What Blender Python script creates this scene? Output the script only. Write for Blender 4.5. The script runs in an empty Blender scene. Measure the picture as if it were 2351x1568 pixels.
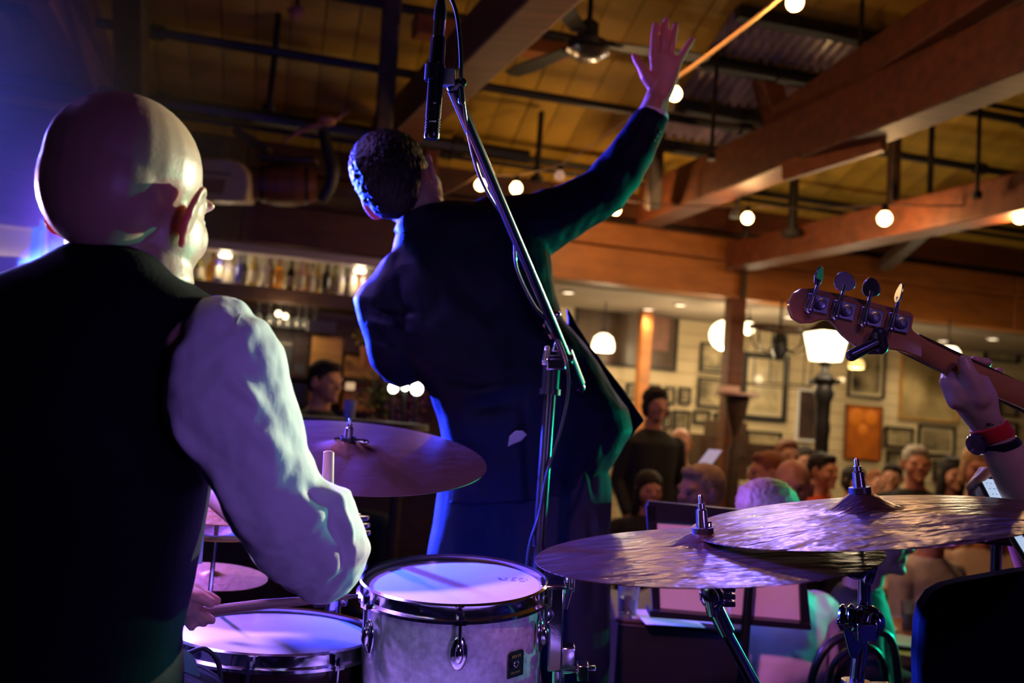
import bpy, bmesh, math, random
from mathutils import Vector, Matrix, noise
V = Vector
R = math.radians
sc = bpy.context.scene
random.seed(7)

# ---------------------------------------------------------------- camera
FPX = 2100.0
CZ = 1.05
TILT, ROLL = R(5.0), R(4.3)
FW = V((0, math.cos(TILT), math.sin(TILT)))
_U0 = V((0, -math.sin(TILT), math.cos(TILT)))
_R0 = V((1, 0, 0))
CR = _R0 * math.cos(ROLL) + _U0 * math.sin(ROLL)
CU = _U0 * math.cos(ROLL) - _R0 * math.sin(ROLL)
CAM = V((0, 0, CZ))
cd = bpy.data.cameras.new('camera')
cd.sensor_width = 36.0
cd.lens = 36.0 * FPX / 2351.0
cd.clip_start = 0.02
cd.dof.use_dof = True
cd.dof.focus_distance = 1.42
cd.dof.aperture_fstop = 3.2
co = bpy.data.objects.new('camera', cd)
sc.collection.objects.link(co)
m = Matrix.Identity(4)
for i in range(3):
    m[i][0] = CR[i]; m[i][1] = CU[i]; m[i][2] = -FW[i]; m[i][3] = CAM[i]
co.matrix_world = m
sc.camera = co

# ---------------------------------------------------------------- world, exposure
w = bpy.data.worlds.new('world'); sc.world = w; w.use_nodes = True
w.node_tree.nodes['Background'].inputs[0].default_value = (0.02, 0.02, 0.05, 1)
w.node_tree.nodes['Background'].inputs[1].default_value = 0.2
sc.view_settings.view_transform = 'Standard'
sc.view_settings.look = 'None'
sc.view_settings.exposure = 0.0
sc.view_settings.gamma = 1.0
sc.view_settings.use_curve_mapping = False
sc.cycles.use_denoising = True
sc.cycles.max_bounces = 6
sc.cycles.diffuse_bounces = 3
sc.cycles.glossy_bounces = 3
sc.cycles.transmission_bounces = 5
sc.cycles.transparent_max_bounces = 6
sc.cycles.volume_bounces = 0
sc.cycles.volume_step_rate = 4.0
sc.cycles.caustics_reflective = False
sc.cycles.caustics_refractive = False
sc.cycles.sample_clamp_indirect = 4.0


def lamp(name, kind, loc, energy, color, radius=0.1, target=None, angle=60, blend=0.3, size=None):
    l = bpy.data.lights.new(name, kind)
    l.energy = energy; l.color = color
    if kind == 'AREA':
        l.shape = 'DISK'; l.size = size or 0.3
    else:
        l.shadow_soft_size = radius
    if kind == 'SPOT':
        l.spot_size = R(angle); l.spot_blend = blend
    o = bpy.data.objects.new(name, l)
    sc.collection.objects.link(o)
    o.location = loc
    if target is not None:
        o.rotation_euler = (V(target) - V(loc)).to_track_quat('-Z', 'Y').to_euler()
    return o


def P(px, py, d):
    return CAM + FW * d + CR * ((px - 1175.5) / FPX * d) - CU * ((py - 784.0) / FPX * d)


# stage lights, plus spots added for single effects: blue-violet from the left beyond the band, teal from the right, a hard warm-white
# front spot from the hall, a magenta wash from behind the kit
lamp('blue_stage_light', 'SPOT', (-2.0, 4.1, 1.9), 1300, (0.22, 0.09, 1.0), 0.05, (0.0, 1.8, 1.0), 52, 0.5)
lamp('blue_rim_fill', 'SPOT', (-1.9, 3.5, 1.5), 8000, (0.018, 0.045, 1.0), 0.05, (-0.25, 2.2, 1.25), 36, 0.4)  # extra narrow spot added to strengthen the blue rim on the singer
lamp('blue_haze_fill', 'SPOT', (-2.6, 3.3, 2.2), 230, (0.10, 0.12, 1.0), 0.05, (-1.6, 2.2, 1.0), 120, 0.9)  # second blue spot, added only so the haze shows
lamp('violet_rim_light', 'SPOT', (-2.65, 3.0, 1.45), 1300, (0.55, 0.38, 1.0), 0.03, (-0.5, 1.1, 1.25), 18, 0.5)
lamp('violet_stage_light', 'SPOT', (-2.0, 1.95, 3.0), 1150, (0.38, 0.20, 1.0), 0.22, (-0.12, 1.6, 0.72), 26, 0.6)
lamp('cymbal_fill_light', 'SPOT', (0.95, 4.3, 2.35), 75, (0.18, 0.15, 1.0), 0.12, (0.42, 1.35, 0.9), 20, 0.7)  # added beyond the cymbals to give them violet reflections
lamp('teal_stage_light', 'SPOT', (3.0, 3.9, 0.9), 260, (0.01, 0.95, 0.5), 0.05, (0.75, 2.4, 1.25), 42, 0.4)
lamp('front_stage_light', 'SPOT', (2.3, 4.15, 2.0), 1050, (0.92, 1.0, 0.68), 0.03, (-0.37, 1.03, 1.08), 11, 0.12)
lamp('magenta_stage_light', 'SPOT', (-0.8, -1.2, 2.5), 330, (1.0, 0.26, 0.62), 0.08, (0.55, 2.3, 0.52), 12, 0.4)
lamp('hand_fill_light', 'SPOT', (1.3, -1.4, 2.0), 75, (0.9, 0.25, 0.65), 0.12, (0.40, 2.28, 1.95), 12, 0.8)  # added tight spot that lifts the raised hand out of shadow
lamp('violet_wash_light', 'SPOT', (1.7, -1.1, 0.9), 85, (0.36, 0.19, 1.0), 0.2, (-0.1, 1.15, 0.75), 34, 0.9)
lamp('blue_fill_light', 'SPOT', (0.6, -1.0, 3.0), 75, (0.20, 0.11, 1.0), 0.12, (0.78, 1.45, 0.82), 26, 0.7)  # added behind the camera for blue highlights on the chrome stands
lamp('amber_guest_fill', 'SPOT', (0.3, 3.1, 3.1), 150, (1.0, 0.40, 0.14), 0.1, (1.35, 4.3, 0.7), 66, 0.8)  # warm spot added to brighten the guests
lamp('teal_guest_fill', 'SPOT', (3.0, 3.3, 1.6), 150, (0.01, 0.95, 0.5), 0.05, (0.80, 3.0, 0.6), 34, 0.5)  # added second teal spot, carries the teal edge to the guests
lamp('amber_neck_fill', 'SPOT', (1.5, -1.0, 2.6), 26, (1.0, 0.50, 0.2), 0.1, (0.80, 1.5, 1.15), 14, 0.8)  # added spot that warms the bass neck towards orange

# ---------------------------------------------------------------- materials
MATS = {}


def mat(name, col, rough=0.6, metal=0.0, emit=0.0, ecol=None, var=0.0, vscale=8.0, stretch=(1, 1, 1), bump=0.0,
        bscale=40.0, sss=0.0, trans=0.0, coat=0.0, col2=None, coords='Object', spec=0.5, sheen=0.0):
    if name in MATS: return MATS[name]
    m = bpy.data.materials.new(name); m.use_nodes = True
    nt = m.node_tree; b = nt.nodes['Principled BSDF']
    b.inputs['Base Color'].default_value = (*col, 1)
    b.inputs['Roughness'].default_value = rough
    b.inputs['Metallic'].default_value = metal
    b.inputs['Specular IOR Level'].default_value = spec
    if trans: b.inputs['Transmission Weight'].default_value = trans
    if coat: b.inputs['Coat Weight'].default_value = coat
    if sheen: b.inputs['Sheen Weight'].default_value = sheen
    if sss:
        b.inputs['Subsurface Weight'].default_value = sss
        b.inputs['Subsurface Radius'].default_value = (1.0, 0.25, 0.1)
        b.inputs['Subsurface Scale'].default_value = 0.022
    if emit:
        b.inputs['Emission Color'].default_value = (*(ecol or col), 1)
        b.inputs['Emission Strength'].default_value = emit
    if var or bump:
        tc = nt.nodes.new('ShaderNodeTexCoord')
        mp = nt.nodes.new('ShaderNodeMapping')
        mp.inputs['Scale'].default_value = stretch
        nt.links.new(tc.outputs[coords], mp.inputs[0])
    if var:
        n = nt.nodes.new('ShaderNodeTexNoise'); n.inputs['Scale'].default_value = vscale
        n.inputs['Detail'].default_value = 5
        nt.links.new(mp.outputs[0], n.inputs[0])
        r = nt.nodes.new('ShaderNodeValToRGB')
        r.color_ramp.elements[0].position = 0.3; r.color_ramp.elements[1].position = 0.7
        c2 = col2 or tuple(c * (1 - var) for c in col)
        r.color_ramp.elements[0].color = (*c2, 1); r.color_ramp.elements[1].color = (*col, 1)
        nt.links.new(n.outputs['Fac'], r.inputs[0])
        nt.links.new(r.outputs[0], b.inputs['Base Color'])
    if bump:
        n2 = nt.nodes.new('ShaderNodeTexNoise'); n2.inputs['Scale'].default_value = bscale
        n2.inputs['Detail'].default_value = 3
        nt.links.new(mp.outputs[0], n2.inputs[0])
        bp = nt.nodes.new('ShaderNodeBump'); bp.inputs['Strength'].default_value = bump
        bp.inputs['Distance'].default_value = 0.01
        nt.links.new(n2.outputs['Fac'], bp.inputs['Height'])
        nt.links.new(bp.outputs[0], b.inputs['Normal'])
    MATS[name] = m
    return m


M_board = mat('ceiling_board', (0.68, 0.42, 0.05), 0.6, var=0.45, vscale=3, stretch=(1, 1, 6), bump=0.15)
M_timber = mat('red_timber', (0.19, 0.050, 0.014), 0.55, var=0.5, vscale=3, stretch=(0.5, 6, 6), bump=0.25, bscale=20)
M_timber_o = mat('orange_timber', (0.50, 0.17, 0.035), 0.5, var=0.35, vscale=3, stretch=(0.4, 5, 5), bump=0.2, bscale=20)
M_darkwood = mat('dark_wood', (0.07, 0.035, 0.02), 0.5, var=0.5, vscale=5, stretch=(1, 6, 6))
M_yellowwood = mat('honey_wood', (0.62, 0.33, 0.08), 0.45, var=0.3, vscale=3, stretch=(1, 1, 6))
M_iron = mat('black_iron', (0.012, 0.010, 0.010), 0.5, var=0.3)
M_plaster = mat('cream_plaster', (0.50, 0.42, 0.33), 0.8, var=0.08, vscale=2)
M_plank = mat('cream_painted_plank', (0.74, 0.60, 0.36), 0.6, var=0.1, vscale=4, stretch=(0.3, 3, 3))
M_floor = mat('dark_floor', (0.05, 0.03, 0.02), 0.5, var=0.4, vscale=4, stretch=(1, 8, 1))
M_stage = mat('stage_carpet', (0.015, 0.014, 0.02), 0.95, var=0.3, vscale=90)
M_chrome = mat('chrome', (0.82, 0.82, 0.86), 0.12, 1.0, bump=0.02, bscale=60)
M_darkchrome = mat('smoked_chrome', (0.35, 0.35, 0.4), 0.22, 1.0, bump=0.04, bscale=60)
M_black = mat('black_plastic', (0.012, 0.012, 0.014), 0.35, bump=0.02, bscale=200)
M_rubber = mat('black_rubber', (0.012, 0.012, 0.012), 0.45, coat=0.3)
M_head = mat('coated_drum_skin', (0.80, 0.79, 0.83), 0.38, var=0.18, vscale=7, bump=0.05, bscale=300, spec=0.7)
M_pearl = mat('white_pearl_wrap', (0.90, 0.92, 0.92), 0.18, var=0.42, vscale=85, bump=0.03, bscale=60, coat=0.8)
M_shell = mat('dark_snare_shell', (0.05, 0.02, 0.02), 0.2, coat=0.6, var=0.3)
M_bronze = mat('hammered_bronze', (0.17, 0.092, 0.07), 0.28, 0.80, var=0.45, vscale=14, stretch=(1, 2.5, 1), bump=0.9, bscale=13)
M_bronze2 = mat('brown_bronze', (0.50, 0.25, 0.15), 0.34, 1.0, var=0.3, vscale=6, bump=0.12, bscale=26)
M_bronze3 = mat('yellow_bronze', (0.55, 0.28, 0.04), 0.5, 0.6, var=0.3, vscale=14, bump=0.15, bscale=60)
M_skin = mat('skin', (0.62, 0.36, 0.27), 0.42, var=0.14, vscale=22, bump=0.05, bscale=220, sss=0.6)
M_skin2 = mat('ruddy_skin', (0.62, 0.28, 0.18), 0.5, var=0.15, vscale=20)
M_suit = mat('navy_suit_cloth', (0.003, 0.004, 0.017), 0.6, bump=0.12, bscale=160, spec=0.2)
M_trouser = mat('dark_trouser_cloth', (0.012, 0.02, 0.034), 0.75, bump=0.12, bscale=160, spec=0.2)
M_vest = mat('black_waistcoat_cloth', (0.0035, 0.0035, 0.006), 0.8, bump=0.1, bscale=200, spec=0.12)
M_shirt = mat('white_shirt_cotton', (0.80, 0.78, 0.80), 0.75, bump=0.12, bscale=60, stretch=(1, 1, 1), sheen=0.2)
M_hair = mat('dark_brown_hair', (0.018, 0.011, 0.010), 0.55, bump=0.6, bscale=120, stretch=(1, 1, 0.25), spec=0.25)
M_hairb = mat('blond_hair', (0.62, 0.40, 0.18), 0.55, var=0.4, vscale=30, bump=0.5, bscale=120, stretch=(1, 1, 0.25))
M_hairg = mat('grey_hair', (0.50, 0.46, 0.38), 0.55, var=0.3, vscale=30, bump=0.5, bscale=120)
M_hairr = mat('auburn_hair', (0.30, 0.09, 0.03), 0.55, var=0.4, vscale=30, bump=0.5, bscale=120)
M_paper = mat('white_paper', (0.80, 0.78, 0.78), 0.8, var=0.05)
M_eye = mat('eye_white', (0.7, 0.68, 0.65), 0.2)
M_maple = mat('maple_neck', (0.62, 0.25, 0.08), 0.28, var=0.25, vscale=5, stretch=(1, 6, 6), coat=0.5)
M_steel = mat('tuner_steel', (0.66, 0.66, 0.72), 0.22, 1.0)
M_red = mat('red_band', (0.75, 0.03, 0.03), 0.5)
M_bulb = mat('bulb_glass', (1.0, 0.75, 0.4), 0.3, emit=14, ecol=(1.0, 0.62, 0.25))
M_lampwhite = mat('lit_opal_glass', (1.0, 0.9, 0.7), 0.3, emit=5, ecol=(1.0, 0.80, 0.48))
M_down = mat('lit_downlight', (1, 0.9, 0.8), 0.3, emit=3.0, ecol=(1.0, 0.80, 0.55))
M_spotw = mat('lit_white_bulb', (1, 1, 1), 0.3, emit=9, ecol=(1.0, 0.97, 0.85))
M_screen = mat('lit_screen', (0.5, 0.6, 0.8), 0.3, emit=0.75, ecol=(0.55, 0.72, 1.0))
M_glass = mat('clear_glass', (0.85, 0.95, 0.95), 0.05, trans=0.9)
M_leaf = mat('green_leaf', (0.16, 0.20, 0.03), 0.5, var=0.5, vscale=14)
M_purple = mat('purple_flower', (0.14, 0.02, 0.07), 0.6, var=0.5, vscale=14)
M_rope = mat('tan_flex', (0.62, 0.40, 0.16), 0.6)

# ---------------------------------------------------------------- mesh helpers


def link(o):
    sc.collection.objects.link(o); return o


def tag(o, label=None, cat=None, group=None, kind=None):
    if label: o['label'] = label
    if cat: o['category'] = cat
    if group: o['group'] = group
    if kind: o['kind'] = kind
    return o


def thing(name, label, cat, loc=(0, 0, 0), group=None, rz=0):
    o = bpy.data.objects.new(name, None); link(o)
    o.empty_display_size = 0.05
    o.location = loc; o.rotation_euler = (0, 0, rz)
    return tag(o, label, cat, group)


def meshobj(name, me, mt, parent=None, world=True):
    """me in world coordinates when world=True; re-based on the parent's origin"""
    o = bpy.data.objects.new(name, me); link(o)
    if mt is not None:
        if len(me.materials) == 0: me.materials.append(mt)
        else:
            o.material_slots[0].link = 'OBJECT'; o.material_slots[0].material = mt
    if parent is not None:
        o.parent = parent
        if world:
            mw = Matrix.Translation(parent.location) @ parent.rotation_euler.to_matrix().to_4x4()
            p = parent
            if p.parent is not None:
                pp = p.parent
                mw = Matrix.Translation(pp.location) @ pp.rotation_euler.to_matrix().to_4x4() @ p.matrix_parent_inverse @ mw
            o.matrix_parent_inverse = mw.inverted()
    return o


def fin(bm, name, mt, parent=None, smooth=True, world=True, bevel=0):
    bmesh.ops.recalc_face_normals(bm, faces=bm.faces)
    me = bpy.data.meshes.new(name)
    bm.to_mesh(me); bm.free()
    if smooth:
        me.polygons.foreach_set('use_smooth', [True] * len(me.polygons))
        me.set_sharp_from_angle(angle=R(42))
    o = meshobj(name, me, mt, parent, world)
    if bevel:
        b = o.modifiers.new('bevel', 'BEVEL'); b.width = bevel; b.segments = 2; b.limit_method = 'ANGLE'
    return o


def nb(): return bmesh.new()


def obox(bm, c, ax, ay, az):
    """box centred c with half vectors"""
    c = V(c)
    vs = [bm.verts.new(c + ax * i + ay * j + az * k) for i in (-1, 1) for j in (-1, 1) for k in (-1, 1)]
    for f in ((0, 1, 3, 2), (4, 6, 7, 5), (0, 4, 5, 1), (2, 3, 7, 6), (0, 2, 6, 4), (1, 5, 7, 3)):
        bm.faces.new([vs[i] for i in f])


def box(bm, c, sx, sy, sz, rz=0.0):
    ca, sa = math.cos(rz), math.sin(rz)
    obox(bm, c, V((ca, sa, 0)) * sx / 2, V((-sa, ca, 0)) * sy / 2, V((0, 0, sz / 2)))


def ring(c, a, b, n=24, p=2.0):
    out = []
    for i in range(n):
        t = 2 * math.pi * i / n
        x, y = math.cos(t), math.sin(t)
        if p != 2.0:
            x = math.copysign(abs(x) ** (2 / p), x); y = math.copysign(abs(y) ** (2 / p), y)
        out.append(c + a * x + b * y)
    return out


def loft(bm, rings, closed=True):
    vr = [[bm.verts.new(v) for v in r] for r in rings]
    n = len(vr[0])
    for a, b in zip(vr, vr[1:]):
        for i in range(n):
            bm.faces.new((a[i], a[(i + 1) % n], b[(i + 1) % n], b[i]))
    if closed:
        bm.faces.new(list(reversed(vr[0]))); bm.faces.new(vr[-1])


def frame_of(d, ref=V((0, 0, 1))):
    d = d.normalized()
    if abs(d.dot(ref)) > 0.95: ref = V((0, 1, 0))
    a = d.cross(ref).normalized(); b = a.cross(d).normalized()
    return a, b


def tube(bm, pts, r, n=10, flat=1.0):
    pts = [V(p) for p in pts]
    rs = r if isinstance(r, (list, tuple)) else [r] * len(pts)
    rings = []
    a0 = None
    for i, p in enumerate(pts):
        d = pts[min(i + 1, len(pts) - 1)] - pts[max(i - 1, 0)]
        if a0 is None: a, b = frame_of(d)
        else:
            dn = d.normalized(); a = (a0 - dn * a0.dot(dn)).normalized(); b = a.cross(dn).normalized()
        a0 = a
        rings.append(ring(p, a * rs[i], b * rs[i] * flat, n))
    loft(bm, rings)


def ell(bm, c, r, rot=None, seg=20, rg=12):
    mt = Matrix.Translation(V(c))
    if rot is not None: mt = mt @ rot.to_4x4()
    mt = mt @ Matrix.Diagonal((r[0], r[1], r[2], 1))
    bmesh.ops.create_uvsphere(bm, u_segments=seg, v_segments=rg, radius=1, matrix=mt)


def capsule(bm, pts, rs, n=14):
    tube(bm, pts, rs, n)
    for p, r in zip(pts, rs): ell(bm, p, (r, r, r), None, 12, 8)


def lathe(bm, prof, M, n=48):
    """prof: list of (r, z) in the frame M, closed solid if it begins and ends at r=0"""
    rings = []
    vs = []
    for r, z in prof:
        if r <= 1e-6: vs.append([bm.verts.new(M @ V((0, 0, z)))])
        else: vs.append([bm.verts.new(M @ V((r * math.cos(2 * math.pi * i / n), r * math.sin(2 * math.pi * i / n), z))) for i in range(n)])
    for a, b in zip(vs, vs[1:]):
        for i in range(n):
            j = (i + 1) % n
            if len(a) == 1 and len(b) == 1: continue
            if len(a) == 1: bm.faces.new((a[0], b[i], b[j]))
            elif len(b) == 1: bm.faces.new((a[i], a[j], b[0]))
            else: bm.faces.new((a[i], a[j], b[j], b[i]))


def torus(bm, M, R1, r, n=64, k=10, zs=1.0):
    vr = []
    for i in range(n):
        t = 2 * math.pi * i / n
        vr.append([bm.verts.new(M @ V(((R1 + r * math.cos(2 * math.pi * j / k)) * math.cos(t), (R1 + r * math.cos(2 * math.pi * j / k)) * math.sin(t), zs * r * math.sin(2 * math.pi * j / k)))) for j in range(k)])
    for i in range(n):
        a, b = vr[i], vr[(i + 1) % n]
        for j in range(k):
            bm.faces.new((a[j], b[j], b[(j + 1) % k], a[(j + 1) % k]))


def prism(bm, pts, depthvec):
    a = [bm.verts.new(p) for p in pts]; b = [bm.verts.new(p + depthvec) for p in pts]
    n = len(a)
    bm.faces.new(a); bm.faces.new(list(reversed(b)))
    for i in range(n): bm.faces.new((a[i], b[i], b[(i + 1) % n], a[(i + 1) % n]))


def fuse(bm, voxel, sm=3, fac=0.5, disp=None):
    """union of overlapping closed shells into one continuous surface"""
    me = bpy.data.meshes.new('tmp'); bm.to_mesh(me); bm.free()
    o = bpy.data.objects.new('tmp', me); link(o)
    r = o.modifiers.new('r', 'REMESH'); r.mode = 'VOXEL'; r.voxel_size = voxel
    if sm:
        s = o.modifiers.new('s', 'SMOOTH'); s.iterations = sm; s.factor = fac
    dg = bpy.context.evaluated_depsgraph_get()
    out = bpy.data.meshes.new_from_object(o.evaluated_get(dg))
    bpy.data.objects.remove(o); bpy.data.meshes.remove(me)
    out.polygons.foreach_set('use_smooth', [True] * len(out.polygons))
    if disp:
        ns = [v.normal.copy() for v in out.vertices]
        for v, nn in zip(out.vertices, ns):
            v.co += nn * disp(v.co, nn)
    out.materials.clear()
    return out


def csec(xl, yl, xr, yr, d, th, n=28, p=2.0):
    """section across the view: from the left outline point to the right one, at depth d, half thickness th in metres"""
    a, b = P(xl, yl, d), P(xr, yr, d)
    return ring((a + b) / 2, (b - a) / 2, FW * th, n, p)


def disc_frame(px, py, d, phi, rho, spin=0.0):
    """frame of a disc whose picture is an ellipse with long-axis angle phi (deg, clockwise) and axis ratio rho"""
    c = P(px, py, d)
    ray = (c - CAM).normalized()
    rt = (CR - ray * CR.dot(ray)).normalized(); up = rt.cross(ray).normalized()
    f = R(phi)
    xa = rt * math.cos(f) - up * math.sin(f); ua = up * math.cos(f) + rt * math.sin(f)
    nrm = (ua * math.sqrt(1 - rho * rho) - ray * rho).normalized()
    ya = nrm.cross(xa).normalized()
    M = Matrix.Identity(4)
    for i in range(3):
        M[i][0] = xa[i]; M[i][1] = ya[i]; M[i][2] = nrm[i]; M[i][3] = c[i]
    return M @ Matrix.Rotation(spin, 4, 'Z')


# ---------------------------------------------------------------- the room
A = R(14.0)
EU = V((math.cos(A), math.sin(A), 0)); EN = V((math.sin(A), -math.cos(A), 0)); O0 = V((0, 7.1, 0))
FLZ = -0.35
EAVE = 2.92
PT = math.tan(R(20)); RIDGE = 8.0
UZ = V((0, 0, 1))


def W(u, v, z): return O0 + EU * u + EN * v + UZ * z


def hit(px, py, p0, n):
    dr = P(px, py, 1.0) - CAM
    return CAM + dr * ((p0 - CAM).dot(n) / dr.dot(n))


def uvz(p):
    q = p - O0
    return q.dot(EU), q.dot(EN), p.z


def onwall(px, py, v=-1.55): return hit(px, py, W(0, v, 0), EN)


RN = (V((0, 0, 1)) - EN * PT).normalized()


def onroof(px, py, drop=0.0): return hit(px, py, W(0, 0, EAVE - drop), RN)


U1, U2 = -6.5, 11.0


def struct(name, bm, mt, smooth=False):
    o = fin(bm, name, mt, None, smooth); o['kind'] = 'structure'; return o


def wbox(bm, u1, u2, v1, v2, z1, z2):
    obox(bm, W((u1 + u2) / 2, (v1 + v2) / 2, (z1 + z2) / 2), EU * (u2 - u1) / 2, EN * (v2 - v1) / 2, UZ * (z2 - z1) / 2)


b = nb(); wbox(b, U1, U2, -1.7, 12, FLZ - 0.1, FLZ); floor = struct('floor', b, M_floor)
b = nb(); box(b, (0.3, 0.75, FLZ / 2), 7.6, 4.5, -FLZ); tag(fin(b, 'stage', M_stage, None, False), 'low black carpeted stage under the drum kit', 'stage', kind='structure')
b = nb()
for s0, s1 in ((0, RIDGE), (RIDGE, 12.2)):
    z0 = EAVE + s0 * PT; z1 = EAVE + (s1 * PT if s0 == 0 else (RIDGE - (s1 - RIDGE)) * PT)
    pts = [W(U1, s0, z0 + 0.03), W(U2, s0, z0 + 0.03), W(U2, s1, z1 + 0.03), W(U1, s1, z1 + 0.03)]
    prism(b, pts, UZ * 0.1)
ceiling = struct('ceiling', b, M_darkwood)
# ceiling boards: laid up the slope in three lifts between the purlins
bl = nb(); obox(bl, V((0, 0, 0)), V((0.098, 0, 0)), V((0, 1.32, 0)), V((0, 0, 0.012)))
bmes = bpy.data.meshes.new('board'); bl.to_mesh(bmes); bl.free()
slope = (EN + UZ * PT).normalized()
Mb = Matrix.Identity(4)
for i in range(3):
    Mb[i][0] = EU[i]; Mb[i][1] = slope[i]; Mb[i][2] = EU.cross(slope)[i]
rr = random.Random(3)
for lift in range(3):
    uu = -4.6
    while uu < 8.2 - lift * 1.2:
        s = (lift + 0.5) * 2.66
        o = bpy.data.objects.new('board', bmes); link(o)
        if not bmes.materials: bmes.materials.append(M_board)
        ctr = W(uu, 0, EAVE) + slope * s - UZ * (0.004 + rr.random() * 0.008)
        mm = Mb.copy(); mm.translation = ctr
        o.parent = ceiling; o.matrix_world = mm
        o.matrix_basis = mm
        uu += 0.203

b = nb(); wbox(b, U1, U2, -1.72, -1.58, FLZ, 2.35); wall_far = struct('wall_far', b, M_darkwood)
pl = nb(); obox(pl, V((0, 0, 0)), V((5.1, 0, 0)), V((0, 0.012, 0)), V((0, 0, 0.064)))
pme = bpy.data.meshes.new('plank'); pl.to_mesh(pme); pl.free(); pme.materials.append(M_plank)
for k in range(20):
    o = bpy.data.objects.new('plank', pme); link(o); o.parent = wall_far
    mm = Matrix.Identity(4)
    for i in range(3): mm[i][0] = EU[i]; mm[i][1] = -EN[i]; mm[i][2] = UZ[i]
    mm.translation = W(5.0, -1.57, FLZ + 0.07 + k * 0.134)
    o.matrix_basis = mm
b = nb(); wbox(b, U1 - 0.1, U1, -1.7, 12, FLZ, 6.0); struct('wall_left', b, M_darkwood)
b = nb(); wbox(b, U2, U2 + 0.1, -1.7, 12, FLZ, 6.0); struct('wall_right', b, M_darkwood)
b = nb(); wbox(b, U1, U2, 12.1, 12.2, FLZ, 5.0); struct('wall_back', b, M_darkwood)
b = nb(); wbox(b, U1, U2, -1.7, -0.1, 2.2, 2.3); struct('ceiling_lower', b, M_plaster)
# stacked timber fascia along the eave
zz = 2.20
for k, (h, mt, pr) in enumerate(((0.30, M_timber_o, 0.07), (0.19, M_timber_o, 0.10), (0.05, M_darkwood, 0.06), (0.22, M_timber, 0.12))):
    b = nb()
    for u1, u2 in ((0.2, 4.6), (4.6, 9.0), (9.0, U2)):
        wbox(b, u1 + 0.004, u2 - 0.004, -0.14, pr, zz + 0.004, zz + h - 0.004)
    o = fin(b, 'trim_%d' % (k + 1), mt, None, False, bevel=0.008); o['kind'] = 'structure'
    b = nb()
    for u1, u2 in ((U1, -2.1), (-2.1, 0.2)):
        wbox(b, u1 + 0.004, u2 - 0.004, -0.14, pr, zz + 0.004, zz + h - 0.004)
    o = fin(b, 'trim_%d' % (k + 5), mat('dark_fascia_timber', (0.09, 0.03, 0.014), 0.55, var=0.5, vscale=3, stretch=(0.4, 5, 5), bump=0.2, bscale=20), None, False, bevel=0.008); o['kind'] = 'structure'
    zz += h
b = nb(); wbox(b, U1, U2, -0.2, -0.14, 2.2, 3.1); struct('wall_eave', b, M_darkwood)


def beam(a, bb, wd, ht, name, label, mt, up=UZ, cat='beam', group=None, plates=0):
    a, bb = V(a), V(bb); d = (bb - a).normalized()
    s = d.cross(up).normalized(); u = s.cross(d).normalized()
    t = thing(name, label, cat, a, group)
    q = nb(); obox(q, (a + bb) / 2, (bb - a) / 2, s * wd / 2, u * ht / 2); fin(q, 'timber', mt, t, False, bevel=0.012)
    for k in range(plates):
        c = a.lerp(bb, (k + 0.6) / (plates + 0.4))
        q = nb(); obox(q, c - u * ht * 0.1, d * 0.16, s * (wd / 2 + 0.008), u * ht * 0.25)
        for x in (-0.1, 0, 0.1): ell(q, c + d * x - s * (wd / 2 + 0.012) - u * ht * 0.1, (0.014,) * 3, None, 8, 6)
        fin(q, 'iron_plate', M_darkwood, t, True)
    return t


# trusses
def rp(px, py, d): return P(px, py, d)


def ext(a, bb, k): return a + (bb - a) * k   # the same beam, carried on past the frame


beam(rp(1490, 475, 7.0), ext(rp(1490, 475, 7.0), rp(2480, 55, 3.6), 2.6), 0.2, 0.30, 'tie_beam', 'long red brown timber tie beam crossing the upper right', M_timber, plates=1)
beam(rp(1800, 285, 5.6), ext(rp(1800, 285, 5.6), rp(2330, -60, 3.9), 1.7), 0.16, 0.2, 'rafter', 'short dark timber rafter forking up from the big tie beam', M_timber)
beam(rp(1712, 20, 5.9), rp(1792, 300, 6.1), 0.14, 0.14, 'truss_strut', 'upright timber strut standing on the big tie beam', M_timber, EN)
beam(rp(2055, 280, 6.2), rp(2050, 475, 6.3), 0.07, 0.07, 'post', 'dark round edged post hanging under the big tie beam', M_darkwood, EN)
beam(rp(1800, 395, 5.2), rp(2030, 322, 4.7), 0.06, 0.11, 'brace', 'pale brown bracing board just under the big tie beam', M_timber_o)
beam(rp(880, 330, 6.4), ext(rp(880, 330, 6.4), rp(1290, -80, 3.7), 1.7), 0.2, 0.26, 'rafter', 'dark timber rafter rising from the singer\'s head to the top edge', M_timber)
beam(rp(950, 60, 5.2), rp(1300, 118, 5.6), 0.12, 0.12, 'brace', 'pale lit timber brace between the middle rafter and the fan', M_timber_o)
beam(rp(1690, 590, 7.4), ext(rp(1690, 590, 7.4), rp(2480, 420, 4.8), 2.4), 0.2, 0.22, 'tie_beam', 'lower dark timber tie beam at the right edge above the bulbs', M_timber)
beam(rp(2130, 520, 7.0), rp(2030, 610, 7.6), 0.1, 0.1, 'brace', 'small dark brace below the lower tie beam', M_darkwood)
beam(rp(90, -40, 4.6), rp(250, 260, 6.2), 0.13, 0.2, 'rafter', 'blue lit timber rafter in the upper left corner', M_timber)
beam(rp(170, -40, 4.9), rp(270, 245, 6.6), 0.12, 0.16, 'rafter', 'dark timber rafter just right of the blue lit one', M_timber)
beam(rp(300, -60, 4.6), rp(305, 330, 5.8), 0.16, 0.12, 'post', 'near black roof post above the bald head', M_darkwood, EN)
beam(rp(905, -60, 5.0), rp(880, 300, 5.6), 0.1, 0.1, 'post', 'near black roof post left of the microphone', M_darkwood, EN)
beam(rp(990, 330, 6.6), rp(985, 430, 6.6), 0.1, 0.1, 'post', 'short reddish post below the microphone head', M_timber, EN)
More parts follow.
